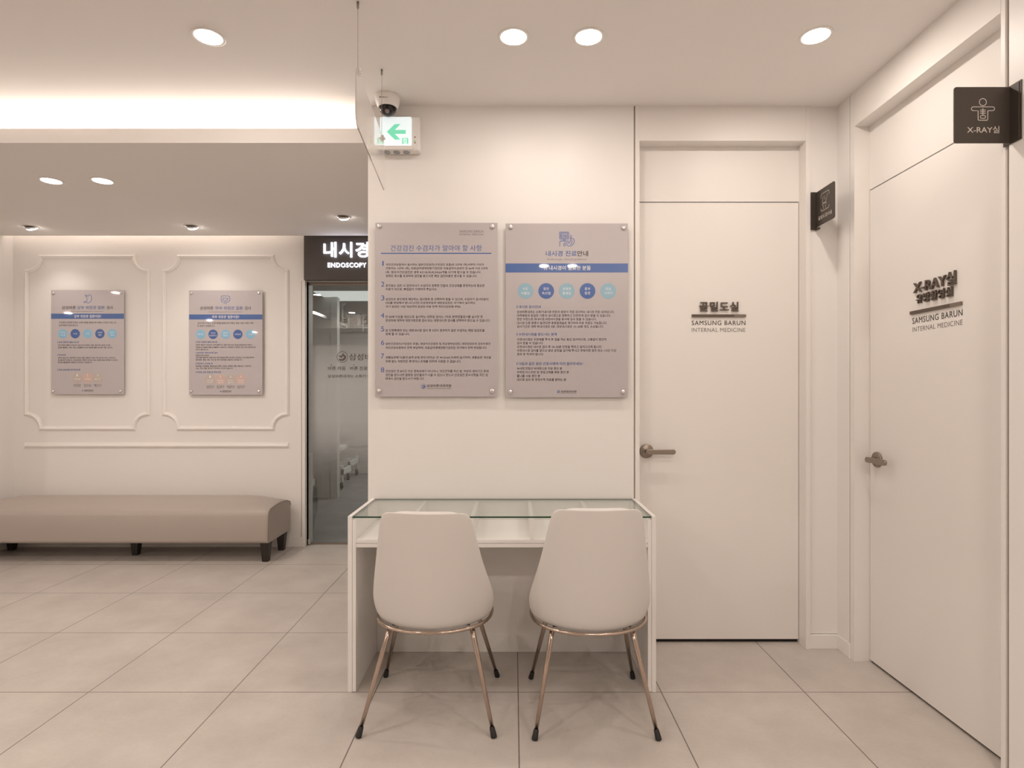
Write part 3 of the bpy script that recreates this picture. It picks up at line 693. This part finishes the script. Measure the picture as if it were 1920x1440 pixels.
poster('smaller lilac-grey poster with a blue large-intestine icon, on the far wall beside the glass door', -2.620, 2.076, .592, .843, .592/895, 4.702, SHEETB, fillD,
       [(30, 33), (852, 33), (28, 1231), (850, 1233)], INVF)

# ------------------------------------------------------------------ endoscopy room sign box and glass door
r = empty('illuminated_sign', (-1.15, 4.68, 2.156), 'charcoal sign box with glowing white endoscopy lettering above the glass door', 'sign')
MB().box(-1.686, CX0-.002, 4.68, 4.728, 2.156, 2.514).build('sign_box', SIGNBOX, r, bevel=.002)
fs_ = facing_cam(0, 4.68, 0)
s_ = 4.68/1092
X_ = lambda px: (px-963)*s_
Z_ = lambda py: EYE+(734-py)*s_
t = text(MB(), '내시경', X_(607.5), X_(691.5), Z_(483), Z_(454.5), fs_, .003, .03, 4, depth=.014, space=1.08); t.build('room_lettering', LITSIGN, r)
t = text(MB(), 'ENDOSCOPY', X_(615), X_(687), Z_(501.5), Z_(493), fs_, .002, .01, 4, depth=.008, space=1.15); t.build('english_lettering', LITSIGN, r)
light('sign_back_glow', 'AREA', (-1.12, 4.62, 2.517), .35, (.55, .6, 1), (PI+.0, 0, 0), .75, .02)

gd = empty('door_3', (-1.2, 4.80, 0), kind='structure')
MB().box(-1.69, CX0-.001, 4.80, 4.808, .012, 2.15).build('glass_pane', DOORGLASS, gd)
MB().rect(-1.689, CX0-.002, 0, 1.60, Frame((0, 4.799, .35), (1, 0, 0), (0, 0, 1)), 0).build('frosted_film', FILM, gd)
struct('top_rail', [(-1.69, CX0, 4.795, 4.815, 2.135, 2.156)], PEWTER, gd)
struct('bottom_rail', [(-1.69, CX0, 4.797, 4.812, .0, .013)], PEWTER, gd)
struct('patch_hinge', [(-1.692, -1.672, 4.775, 4.80, .005, .045)], STEEL, gd, bevel=.002)
fg = facing_cam(0, 4.798, 0)
s4 = 4.798/1092; X4 = lambda px: (px-963)*s4; Z4 = lambda py: EYE+(734-py)*s4
P3 = lambda x, y: (540+x/4.8, 400+y/4.8)
o = MB(); cx, cy = P3(489, 1293); logo(o, X4(cx), Z4(cy), 48/4.8*s4, fg, .0006); o.build('emblem_decal', DECALB, gd)
def T3(name, s, a, b, c, d, bold):
    x0, y0 = P3(a, c); x1, y1 = P3(b, d); oo = MB(); text(oo, s, X4(x0), X4(x1), Z4(y1), Z4(y0), fg, .0006, bold, 3); oo.build(name, DECALB, gd)
T3('clinic_name_decal', '삼성바른내과의원', 550, 1096, 1262, 1323, .022)
T3('slogan_decal', '바른 마음   바른 진료', 360, 716, 1378, 1412, .01)
o = MB(); 
for x in (391, 594): a_, b_ = P3(x, 1364); o.disc(X4(a_), Z4(b_), .0045, fg, .0006, 14)
o.build('dot_decal', DECALB, gd)
oo = MB(); text(oo, '삼성바른내과는 소화기 내시경', X4(540+282/3.79), X4(540+640/3.79), Z4(680+107/3.79), Z4(680+85/3.79), fg, .0006, .01, 3); oo.build('description_decal', DECALB, gd)

# ------------------------------------------------------------------ inside the endoscopy room
light('room_fill_light', 'AREA', (-1.3, 7.9, 2.38), 22, (1, .94, .88), size=.9, size_y=.45)  # unseen fill lights added to brighten the room behind the glass
light('room_fill_light', 'AREA', (-1.0, 5.7, 2.38), 7, (1, .94, .88), size=.5, size_y=.5)
o = struct('glow_panel', [(-2.25, -1.2, 6.55, 7.2, 2.378, 2.39)], mat('panel_glow', (.9, .9, .9), .5, emis=(.95, 1, .96), estr=.55)); o['kind'] = 'thing'  # added glowing sheet, stands for the bright band reflected in the glass
tag(o, 'flat glowing panel on the endoscopy room ceiling, added for a bright band reflected in the glass door', 'ceiling light')
ZR = 2.12
def rail(pts, label):
    mb = MB(); S = spline(pts, 8)
    n = len(S); vs = []
    for i, p in enumerate(S):
        a = S[max(i-1, 0)]; b = S[min(i+1, n-1)]; t = Vector((b[0]-a[0], b[1]-a[1])).normalized(); nn = Vector((-t.y, t.x))*.008
        for sx, z in ((1, ZR-.016), (1, ZR+.016), (-1, ZR+.016), (-1, ZR-.016)): vs.append((p[0]+nn.x*sx, p[1]+nn.y*sx, z))
    fs = [(i*4+j, i*4+(j+1) % 4, (i+1)*4+(j+1) % 4, (i+1)*4+j) for i in range(n-1) for j in range(4)]+[(0, 1, 2, 3), ((n-1)*4, (n-1)*4+3, (n-1)*4+2, (n-1)*4+1)]
    mb.add(vs, fs)
    r = empty('curtain_rail', (S[0][0], S[0][1], ZR), label, 'curtain rail', 'curtain rails hanging in the endoscopy room')
    mb.build('rail_track', STEEL, r); return r
def hanger(r, x, y):
    MB().tube([(x, y, ZR+.01), (x, y, 2.385)], .009, 12).build('hanger_rod', STEELFR, r)
    MB().lathe([(.012, -.04), (.02, -.03), (.045, -.006), (.045, 0)], (x, y, 2.389), n=24).build('ceiling_rose', STEELFR, r)
r1 = rail([(-2.9, 6.22), (-2.45, 6.22), (-2.22, 6.28), (-2.18, 6.5), (-2.19, 7.2), (-2.2, 7.62), (-2.25, 7.76), (-2.45, 7.79), (-3.4, 7.79)], 'curved metal curtain rail bending back past the partition, nearest the glass door')
hanger(r1, -2.19, 7.45)
r2 = rail([(-3.4, 8.56), (-2.7, 8.56), (-2.2, 8.5), (-1.8, 8.45), (-1.2, 8.4), (-.5, 8.4)], 'metal curtain rail farther back, running across near the rear wall of the room')
hanger(r2, -2.2, 8.5)

def caster(root, x, y, rw=.05, top=.16, ang=0):
    c = MB().box(x-.014, x+.014, y-.02, y+.02, rw*1.7, top).box(x-.022, x-.017, y-.02, y+.02, rw*.8, rw*1.9).box(x+.017, x+.022, y-.02, y+.02, rw*.8, rw*1.9).build('caster_fork', STEEL, root)
    MB().lathe([(.0, -.014), (rw*.85, -.014), (rw, -.009), (rw, .009), (rw*.85, .014), (0, .014)], (x, y, rw), (1, .5, 0), n=24).build('caster_wheel', RUBBER, c)
def trolley(label, x0, x1, y0, y1, h, casters, pad=False, nm='hospital_bed', cat='bed', top=.26):
    r = empty(nm, ((x0+x1)/2, (y0+y1)/2, 0), label, cat)
    MB().box(x0, x1, y0, y0+.03, .19, top).box(x0, x1, y1-.03, y1, .19, top).box(x1-.03, x1, y0, y1, .19, top).box(x0, x0+.03, y0, y1, .19, top).build('base_frame', STEELFR, r)
    for x, y in casters:
        MB().box(x-.018, x+.018, y-.018, y+.018, .10, .30).build('leg', STEELFR, r)
        caster(r, x, y)
    MB().box(x0+.05, x1-.05, y0+.05, y1-.05, h-.07, h).box(x0+.1, x0+.16, y0+.1, y1-.1, top, h-.05).build('mattress' if pad else 'table_top', PADM if pad else STEELFR, r, bevel=.015)
trolley('white framed hospital bed on casters behind the partition in the endoscopy room', -3.9, -2.33, 8.28, 8.79, .62, [(-2.36, 8.31), (-2.36, 8.76), (-3.85, 8.31)], True)
trolley('white wheeled trolley half hidden by the partition, one black caster showing', -3.0, -2.19, 7.48, 7.9, .55, [(-2.215, 7.5), (-2.95, 7.5)], False, 'wheeled_trolley', 'trolley')
trolley('wheeled exam couch with dark grey pad at the left edge of the glass door', -3.9, -2.28, 6.45, 6.72, .58, [(-2.315, 6.66), (-3.8, 6.6)], True, 'exam_couch', 'couch')

# ------------------------------------------------------------------ bench
r = empty('upholstered_bench', (-2.915, 4.48, 0), 'long backless taupe leatherette bench on short dark legs against the far wall', 'bench')
bm = MB(); x0, x1, y0, y1, z0 = -4.03, -1.80, 4.27, 4.70, .147
NX, NY = 24, 10
def ztop(x, y):
    ex = min((x-x0), (x1-x))/.30; ey = min((y-y0), (y1-y))/.20
    ex = min(1, max(0, ex)); ey = min(1, max(0, ey))
    return .372+.062*math.sin(ex*PI/2)**.7*(.35+.65*math.sin(ey*PI/2))+.008
def section(x):
    e = min(1, max(0, min(x-x0, x1-x)/.30)); crown = .050*math.sin(e*PI/2)**.8
    pts = [(y0+.004, z0), (y0, z0+.02), (y0-.003, .25), (y0, .345), (y0+.010, .372), (y0+.035, .392)]
    for i in range(1, 9):
        t_ = i/9; y = y0+.035+t_*(y1-y0-.07); pts.append((y, .392+.012*math.sin(t_*PI)+crown*math.sin(min(1, t_*1.5)*PI/2)*(.75+.25*math.sin(t_*PI))*min(1, 3*(1-t_)+.45)))
    pts += [(y1-.012, .375+crown*.30), (y1, .345), (y1, z0)]
    return pts
xs = [x0, x0+.004]+[x0+.004+(x1-x0-.008)*i/NX for i in range(1, NX)]+[x1-.03, x1-.004, x1]
xs = sorted(set(xs)); rows = []
for x in xs:
    ins = .004 if x in (x0, x1) else 0
    rows.append([(x, min(max(y, y0+ins), y1-ins), z-ins*(z > .3)) for y, z in section(x)])
k = len(rows[0]); vs = [v for q in rows for v in q]
fs = [(i*k+j, i*k+(j+1) % k, (i+1)*k+(j+1) % k, (i+1)*k+j) for i in range(len(xs)-1) for j in range(k)]+[tuple(range(k)), tuple(range((len(xs)-1)*k, len(xs)*k))]
bm.add(vs, fs, 0, True)
cush = bm.build('cushion', LEATHER, r)
for p in cush.data.polygons:
    if len(p.vertices) > 6: p.use_smooth = False
sec = [(x1+.0005, y, z) for y, z in section(x1)][1:-1]
MB().tube(sec, .0025, 8).build('seam', SEAM, cush)
def tleg(x, y):
    a, b = .033, .021; m = MB()
    m.add([(x-a, y-a, .15), (x+a, y-a, .15), (x+a, y+a, .15), (x-a, y+a, .15), (x-b, y-b, 0), (x+b, y-b, 0), (x+b, y+b, 0), (x-b, y+b, 0)],
          [(0, 1, 2, 3), (7, 6, 5, 4), (0, 4, 5, 1), (1, 5, 6, 2), (2, 6, 7, 3), (3, 7, 4, 0)])
    m.build('leg', WENGE, r, bevel=.002)
for p in ((-1.838, 4.325), (-1.845, 4.635), (-2.915, 4.50), (-3.99, 4.325), (-3.99, 4.635)): tleg(*p)

# ------------------------------------------------------------------ glass-topped desk
r = empty('display_desk', (-.049, 2.64, 0), 'white writing desk with glass top over five open compartments, against the poster wall', 'desk')
DX0, DX1, DY0, DY1, DZ = -.695, .597, 2.44, 2.846, .737
for a, b in ((DX0, DX0+.018), (DX1-.018, DX1)): MB().box(a, b, DY0, DY1, 0, DZ).build('side_panel', DESK, r, bevel=.0008)
for a, b in ((DX0+.0188, DX0+.034), (DX1-.034, DX1-.0188)): MB().box(a, b, DY0+.001, DY1-.001, 0.001, .722).build('inner_side_panel', DESK, r, bevel=.0006)
IX0, IX1 = DX0+.0345, DX1-.0345
MB().box(IX0, IX1, DY0+.001, DY1-.02, .624, .639).build('compartment_floor', DESK, r, bevel=.0006)
MB().box(IX0, IX1, DY0+.002, DY1-.03, .606, .6225).build('apron_board', DESK, r, bevel=.0006)
MB().box(IX0, IX1, DY1-.016, DY1-.001, .600, .728).build('back_rail', DESK, r, bevel=.0006)
MB().box(IX0, IX1, 2.815, 2.83, 0.001, .605).build('modesty_panel', DESK, r)
for i in range(4):
    x = -.428+i*.2525; MB().box(x-.0085, x+.0085, DY0+.003, DY1-.018, .6395, .7285).build('divider', DESK, r, bevel=.0006)
mb = MB(); mb.box(DX0+.0205, DX1-.0205, DY0+.001, DY1-.004, .7295, .7365)
g = mb.build('glass_top', [CLEAR, GLASSEDGE], r, recalc=True)
for p in g.data.polygons:
    if abs(p.normal.z) < .5: p.material_index = 1

# ------------------------------------------------------------------ chairs
def chair(cx, cy, label, foot, topw, hs, tilt=0.0):
    r = empty('dining_chair', (cx, cy, 0), label, 'chair', 'white chairs at the desk')
    # back shell, wrapped around the seat
    R = [(.362, .220, -.160, .190), (.374, .231, -.169, .192), (.40, .240, -.178, .19), (.445, .2445, -.190, .178), (.50, .234, -.203, .150), (.56, .219, -.216, .115), (.63, .2025, -.230, .082),
         (.70, .1885, -.244, .058), (.755, .178, -.255, .044), (.79, .170, -.262, .036), (.811, .160, -.266, .030), (.822, .146, -.268, .024), (.8265, .125, -.269, .018)]
    NU = 16; vs = []
    for z, wd, yc, wr in R:
        for i in range(NU+1):
            u = -1+2*i/NU; a = u*PI/2
            x = wd*math.sin(a*.98)/math.sin(PI/2*.98); y = yc+wr*(1-math.cos(a))
            zz = z+(tilt*x if z > .6 else 0)
            if z > .5: zz = .5+(zz-.5)*hs
            if z > .8: zz += .004*(abs(x)/.15)**2-.002
            vs.append((cx+x, cy+y, zz))
    n = NU+1; fs = [(j*n+i, j*n+i+1, (j+1)*n+i+1, (j+1)*n+i) for j in range(len(R)-1) for i in range(NU)]
    o = MB().add(vs, fs, 0, True).build('backrest', CHAIR, r)
    # make sure the shell thickens towards the seat side
    if o.data.polygons[len(o.data.polygons)//2].normal.y > 0: o.data.flip_normals()
    s = o.modifiers.new('thick', 'SOLIDIFY'); s.thickness = .024; s.offset = -1
    s = o.modifiers.new('sub', 'SUBSURF'); s.levels = 2; s.render_levels = 2
    # seat pad: rounded superellipse disc
    sy = cy+.045; prof = [(.93, .368), (.98, .376), (1.0, .400), (1.0, .425), (.965, .443), (.88, .450), (.6, .447), (.3, .444)]
    vs = []; n = 40
    for q, z in prof:
        for k in range(n):
            a = 2*PI*k/n; c, s_ = math.cos(a), math.sin(a); e = .82
            x = .228*q*math.copysign(abs(c)**e, c); y = .208*q*math.copysign(abs(s_)**e, s_)
            vs.append((cx+x, sy+.012+y, z))
    fs = [(i*n+k, i*n+(k+1) % n, (i+1)*n+(k+1) % n, (i+1)*n+k) for i in range(len(prof)-1) for k in range(n)]+[tuple(range(n)), tuple(range((len(prof)-1)*n, len(prof)*n))]
    MB().add(vs, fs, 0, True).build('seat', CHAIR, r)
    # metal rim under the shell
    pts = []
    for k in range(48):
        a = 2*PI*k/48; c, s_ = math.cos(a), math.sin(a)
        pts.append((cx+.230*math.copysign(abs(c)**.9, c), sy+(.222 if s_ < 0 else .19)*math.copysign(abs(s_)**.9, s_), .361))
    MB().tube(pts, .0065, 10, closed=True).build('seat_rim', ROSE, r)
    MB().box(cx-.15, cx+.15, cy-.10, cy-.075, .358, .368).box(cx-.15, cx+.15, cy+.09, cy+.115, .358, .368).build('cross_brace', mat('dark_steel', (.05, .045, .04), .4, .6), r)
    for sx in (-1, 1):
        for yt, yf in ((-.105, -.228), (.105, .228)):
            top = Vector((cx+sx*topw, cy+yt, .357)); ft = Vector((cx+sx*foot, cy+yf, 0.0)); d = ft-top
            leg = MB().tube([top, top+d*.12, top+d*.94], [.0098, .0100, .0070], 20).build('leg', ROSE, r)
            MB().tube([top+d*q for q in (.902, .9045, .91, .975, .99, .9965, .998)], [.0075, .0090, .0094, .0114, .0114, .0100, .004], 18).build('foot_cap', RUBBER, leg)
chair(-.318, 2.345, 'white leatherette chair with rose-gold legs, left of the two at the desk', .2475, .157, .998, -.012)
chair(.300, 2.330, 'white leatherette chair with rose-gold legs, right of the two, nearer the doors', .2245, .151, 1.045, .004)

# ------------------------------------------------------------------ projecting room signs
def line_icon(mb, P, wd, f, closed=False, h=.0005): mb.stroke(P, wd, f, h, closed)
# X-ray flag sign on the right wall
yS = 1.86
r = empty('flag_sign', (1.50, yS, 2.054), 'square black projecting sign with white skeleton figure and X-RAY lettering, upper right', 'sign', 'projecting room signs')
f = facing_cam(0, yS, 0)
MB().prism(arc(1.407+.008, 2.2326-.008, .008, 90, 180, 6)+arc(1.407+.008, 2.0535+.008, .008, 180, 270, 6)+[(1.586, 2.0535), (1.586, 2.2326)], f, -.004, 0).build('sign_plate', BRONZE, r, bevel=.0006)
MB().box(1.5845, 1.5895, yS-.034, yS+.002, 2.054, 2.2320).box(1.5865, 1.5895, yS-.040, yS+.028, 2.050, 2.2365).build('wall_bracket', BRONZE, r, bevel=.001)
k_ = yS/1092/10.283; U = lambda x: (1800+x/10.283-963)*yS/1092; V = lambda y: EYE+(734-150-y/10.283)*yS/1092
uv = lambda P: [(U(a), V(b)) for a, b in P]
o = MB(); wd = 13*k_
o.stroke(uv(arc(439, 428, 68, 0, 350, 35)), wd, f, .0005, True)
o.stroke(uv([(255, 520)]+[(630, 520)]+arc(628, 556, 36, -80, 90, 8)+[(532, 594), (535, 590), (532, 765)]+[(520, 777), (358, 777), (347, 765), (346, 594)]+arc(253, 556, 36, 90, 265, 8)), wd, f, .0005, True)
o.stroke(uv([(439, 545), (439, 680)]), wd, f)
for y in (581, 612, 644): o.stroke(uv([(385, y), (493, y)]), wd, f)
o.stroke(uv(rrect(390, 490, 684, 740, 27)), wd, f, .0005, True)
o.build('skeleton_icon', SIGNLIT, r)
o = text(MB(), 'X-RAY실', U(135), U(758), V(1026), V(890), f, .0005, .012, 4); o.build('sign_lettering', SIGNLIT, r)

# bone density flag sign on the back wall panel
xS = 1.4785
r = empty('flag_sign', (xS, 2.77, 2.06), 'square dark projecting sign with white bone joint icon in the corner, beyond the white door', 'sign', 'projecting room signs')
f = Frame((xS, 0, 0), (0, -1, 0), (0, 0, 1))      # faces -X
MB().prism([(-2.853, 2.062)]+arc(-2.684-.010, 2.062+.010, .010, 270, 360, 6)+arc(-2.684-.010, 2.232-.010, .010, 0, 90, 6)+[(-2.853, 2.232)], f, -.004, 0).build('sign_plate', BRONZE, r, bevel=.0006)
MB().box(1.4575, xS+.004, 2.852, 2.8595, 2.052, 2.236).box(xS-.002, xS+.012, 2.83, 2.8595, 2.050, 2.058).build('wall_bracket', BRONZE, r, bevel=.001)
o = MB(); cu_, cv = -2.765, 2.165; q = .036
o.stroke([(cu_-q, cv+q-.014)]+arc(cu_-q+.009, cv+q-.009+.006, .009, 180, 90, 4)+arc(cu_+q-.009, cv+q-.003, .009, 90, 0, 4)+[(cu_+q, cv+q-.014)], .0022, f)
o.stroke([(cu_-q, cv-q+.010)]+arc(cu_-q+.009, cv-q+.005, .009, 180, 270, 4)+arc(cu_+q-.009, cv-q+.005, .009, 270, 360, 4)+[(cu_+q, cv-q+.010)], .0022, f)
o.stroke(spline([(cu_-.016, cv+.028), (cu_-.020, cv+.010), (cu_-.022, cv-.002), (cu_-.006, cv-.006), (cu_+.010, cv-.002), (cu_+.014, cv+.010), (cu_+.022, cv+.030)], 5), .0018, f)
o.stroke(spline([(cu_-.004, cv+.028), (cu_-.002, cv+.012), (cu_+.004, cv+.006)], 5), .0018, f)
o.stroke(spline([(cu_-.014, cv-.034), (cu_-.016, cv-.020), (cu_-.022, cv-.010), (cu_-.006, cv-.009), (cu_+.012, cv-.010), (cu_+.004, cv-.022), (cu_+.006, cv-.034)], 5), .0018, f)
o.build('bone_icon', SIGNLIT, r)
o = text(MB(), '골밀도검사실', -2.825, -2.705, 2.088, 2.106, f, .0005, .02, 3); o.build('sign_lettering', SIGNLIT, r)

# ------------------------------------------------------------------ exit sign, dome camera, hanging board
x0, x1, y0, y1, z0, z1 = -.665, -.452, 2.795, 2.848, 2.418, 2.582
r = empty('exit_sign', (-.56, 2.82, z0), 'small glowing white exit sign with green left arrow, high on the poster wall', 'sign')
MB().box(x0, x1, y0+.004, y1, z0, z1).build('housing', PLASTIC, r, bevel=.006)
f = facing_cam(0, y0, 0)
MB().prism(rrect(-.640, -.490, z0+.022, z1-.006, .006), f, -.006, .004).build('light_panel', EXITW, r)
MB().prism(rrect(-.645, -.485, z0+.002, z0+.020, .008), f, -.02, .004).build('lower_lip', PLASTIC, r)
for i, px in enumerate((-.612, -.565, -.518)):
    MB().lathe([(.0, 0), (.017, 0), (.017, .002), (0, .002)], (px, y0+.022, z0-.001), (0, 0, -1), n=20).build('underside_lens', mat('lens_grey', (.35, .38, .42), .15), r)
s2 = 2.79/1092; XE = lambda x: (640+x/5.143-963)*s2; ZE = lambda y: EYE+(734-100-y/5.143)*s2
e = lambda P: [(XE(a), ZE(b)) for a, b in P]
o = MB(); P = e([(437, 757), (516, 681), (572, 681), (516, 738), (621, 738), (621, 776), (516, 776), (570, 832), (516, 832)])
o.add([f.p(a, b, .0045) for a, b in P], [(0, 1, 2, 3), (0, 3, 6), (3, 4, 5, 6), (0, 6, 7, 8)])
o.build('green_arrow', EXITG, r)
o = MB()
for a, b, c, d in ((586, 598, 815, 873), (632, 645, 815, 873), (598, 632, 815, 822)): o.add([f.p(XE(a), ZE(d), .0045), f.p(XE(b), ZE(d), .0045), f.p(XE(b), ZE(c), .0045), f.p(XE(a), ZE(c), .0045)], [(0, 1, 2, 3)])
o.disc(XE(622), ZE(829), 4*s2/5, f, .0045, 12)
for P in ([(622, 836), (612, 850), (622, 860), (618, 872)], [(612, 850), (604, 862), (600, 872)], [(620, 840), (630, 848)], [(616, 838), (606, 844)]): o.stroke(e(P), 5*s2/5.143, f, .0045)
o.build('running_man_icon', EXITG, r)
for y, m in ((800, mat('led_red', (.25, .03, .02), .4)), (840, mat('led_green', (.05, .3, .04), .4, emis=(.1, .6, .1), estr=.5)), (855, mat('led_red', (.25, .03, .02), .4))):
    MB().lathe([(0, .003), (.0025, .002), (.003, 0)], (XE(707), y0+.004, ZE(y)), (0, -1, 0), n=12).build('indicator_lamp', m, r)

cx, cy, cz = -.5975, 2.765, CEIL
r = empty('dome_camera', (cx, cy, cz), 'white security dome camera on the ceiling above the exit sign', 'camera')
MB().lathe([(.0585, 0), (.0595, -.004), (.058, -.016), (.055, -.03), (.049, -.046), (.045, -.053), (.042, -.054), (.041, -.050)], (cx, cy, cz), n=48).build('housing', PLASTIC, r)
dome = [(.0405*math.cos(a), -.052-.040*math.sin(a)) for a in [i*PI/2/10 for i in range(11)]]
MB().lathe(dome, (cx, cy, cz), n=40).build('dome_cover', DOMEGL, r)
MB().lathe([(.0415, -.0525), (.038, -.0535), (.036, -.05)], (cx, cy, cz), n=40).build('black_ring', RUBBER, r)
MB().lathe([(0, .022), (.026, .016), (.031, .0), (.026, -.016), (0, -.022)], (cx, cy, cz-.055), (0, -.6, -.8), n=28).build('camera_ball', mat('black_camera_ball', (.02, .018, .018), .25), r)
MB().lathe([(0, .026), (.010, .026), (.011, .016)], (cx, cy, cz-.055), (0, -.6, -.8), n=20).build('lens', STEEL, r)
o = MB()
fz = Frame((cx-.004, cy-.0562, cz-.030), (1, 0, 0), Vector((0, .16, .987)).normalized()); text(o, 'UMmm', -.014, .016, -.002, .003, fz, .002, .01, 2); o.disc(-.019, .0005, .0035, fz, .002, 12); o.build('maker_mark', DECAL, r)

# hanging board: glossy sheet parallel to the line of sight, on two wires
r = empty('hanging_board', (-.556, 2.29, 2.13), 'glossy whitish rounded board hanging edge-on from two thin wires beside the dome camera', 'board')
yn, yf = 2.06, 2.58; XB = lambda y: -.558-(y-yn)*.031
P = [];  zn0, zn1, zf0, zf1 = 2.209, 2.418, 2.149, 2.363
def corner(yc, zc, rr, a0, a1): return arc(yc, zc, rr, a0, a1, 8)
sl = (zf1-zn1)/(yf-yn); R_ = .035
prof = corner(yn+R_, zn1+sl*R_-R_, R_, 90, 180)+corner(yn+R_, zn0+sl*R_+R_, R_, 180, 270)+[(yf-.004, zf0+.001), (yf, zf0+.004)]+[(yf, zf1-.004), (yf-.004, zf1)]
vs = [(XB(y)+.0025, y, z) for y, z in prof]+[(XB(y)-.0025, y, z) for y, z in prof]; n = len(prof)
MB().add(vs, [tuple(range(n)), tuple(range(n, 2*n))[::-1]]+[(i, n+i, n+(i+1) % n, (i+1) % n) for i in range(n)]).build('acrylic_sheet', ACRYL, r)
for y, z, top in ((yn+.03, zn1+sl*.03, CEIL), (yf-.050, zf1-sl*.05, CEIL)):
    x = XB(y)
    c = MB().box(x-.006, x+.009, y-.006, y+.006, z-.020, z+.004).lathe([(0, 0), (.005, 0), (.005, .006), (0, .006)], (x+.009, y, z-.010), (1, 0, 0), n=14).build('wire_clip', STEEL, r, bevel=.001)
    MB().tube([(x, y, z), (x, y, top)], .0007, 6).build('suspension_wire', mat('thin_wire', (.25, .23, .21), .5, .3), r)
    MB().lathe([(.0045, 0), (.0045, -.022), (.002, -.026), (0, -.026)], (x, y, top), n=14).build('ceiling_anchor', mat('anchor_steel', (.4, .38, .36), .35, 1), r)

# ------------------------------------------------------------------ fascia with lettering opposite (mirrored in the glass door)
struct('trim_6', [(-4.4, -1.4, -1.0, -.9, 2.40, CEIL)], PAINT)
f = Frame((0, -.9, 0), (-1, 0, 0), (0, 0, 1))      # faces +Y, reads from inside the corridor
r = empty('fascia_lettering', (-2.5, -.9, 2.44), 'dark raised check-up centre lettering on the fascia opposite, mirrored in the glass door', 'sign')
o = text(MB(), '검진센터', 2.42, 3.13, 2.475, 2.63, f, .002, .02, 4, depth=.01, space=1.1); o.build('centre_lettering', LETTER, r)
o = text(MB(), 'EXAMINATION CENTER', 2.25, 3.10, 2.425, 2.45, f, .002, .01, 3, depth=.004, space=1.1); o.build('english_lettering', LETTER, r)
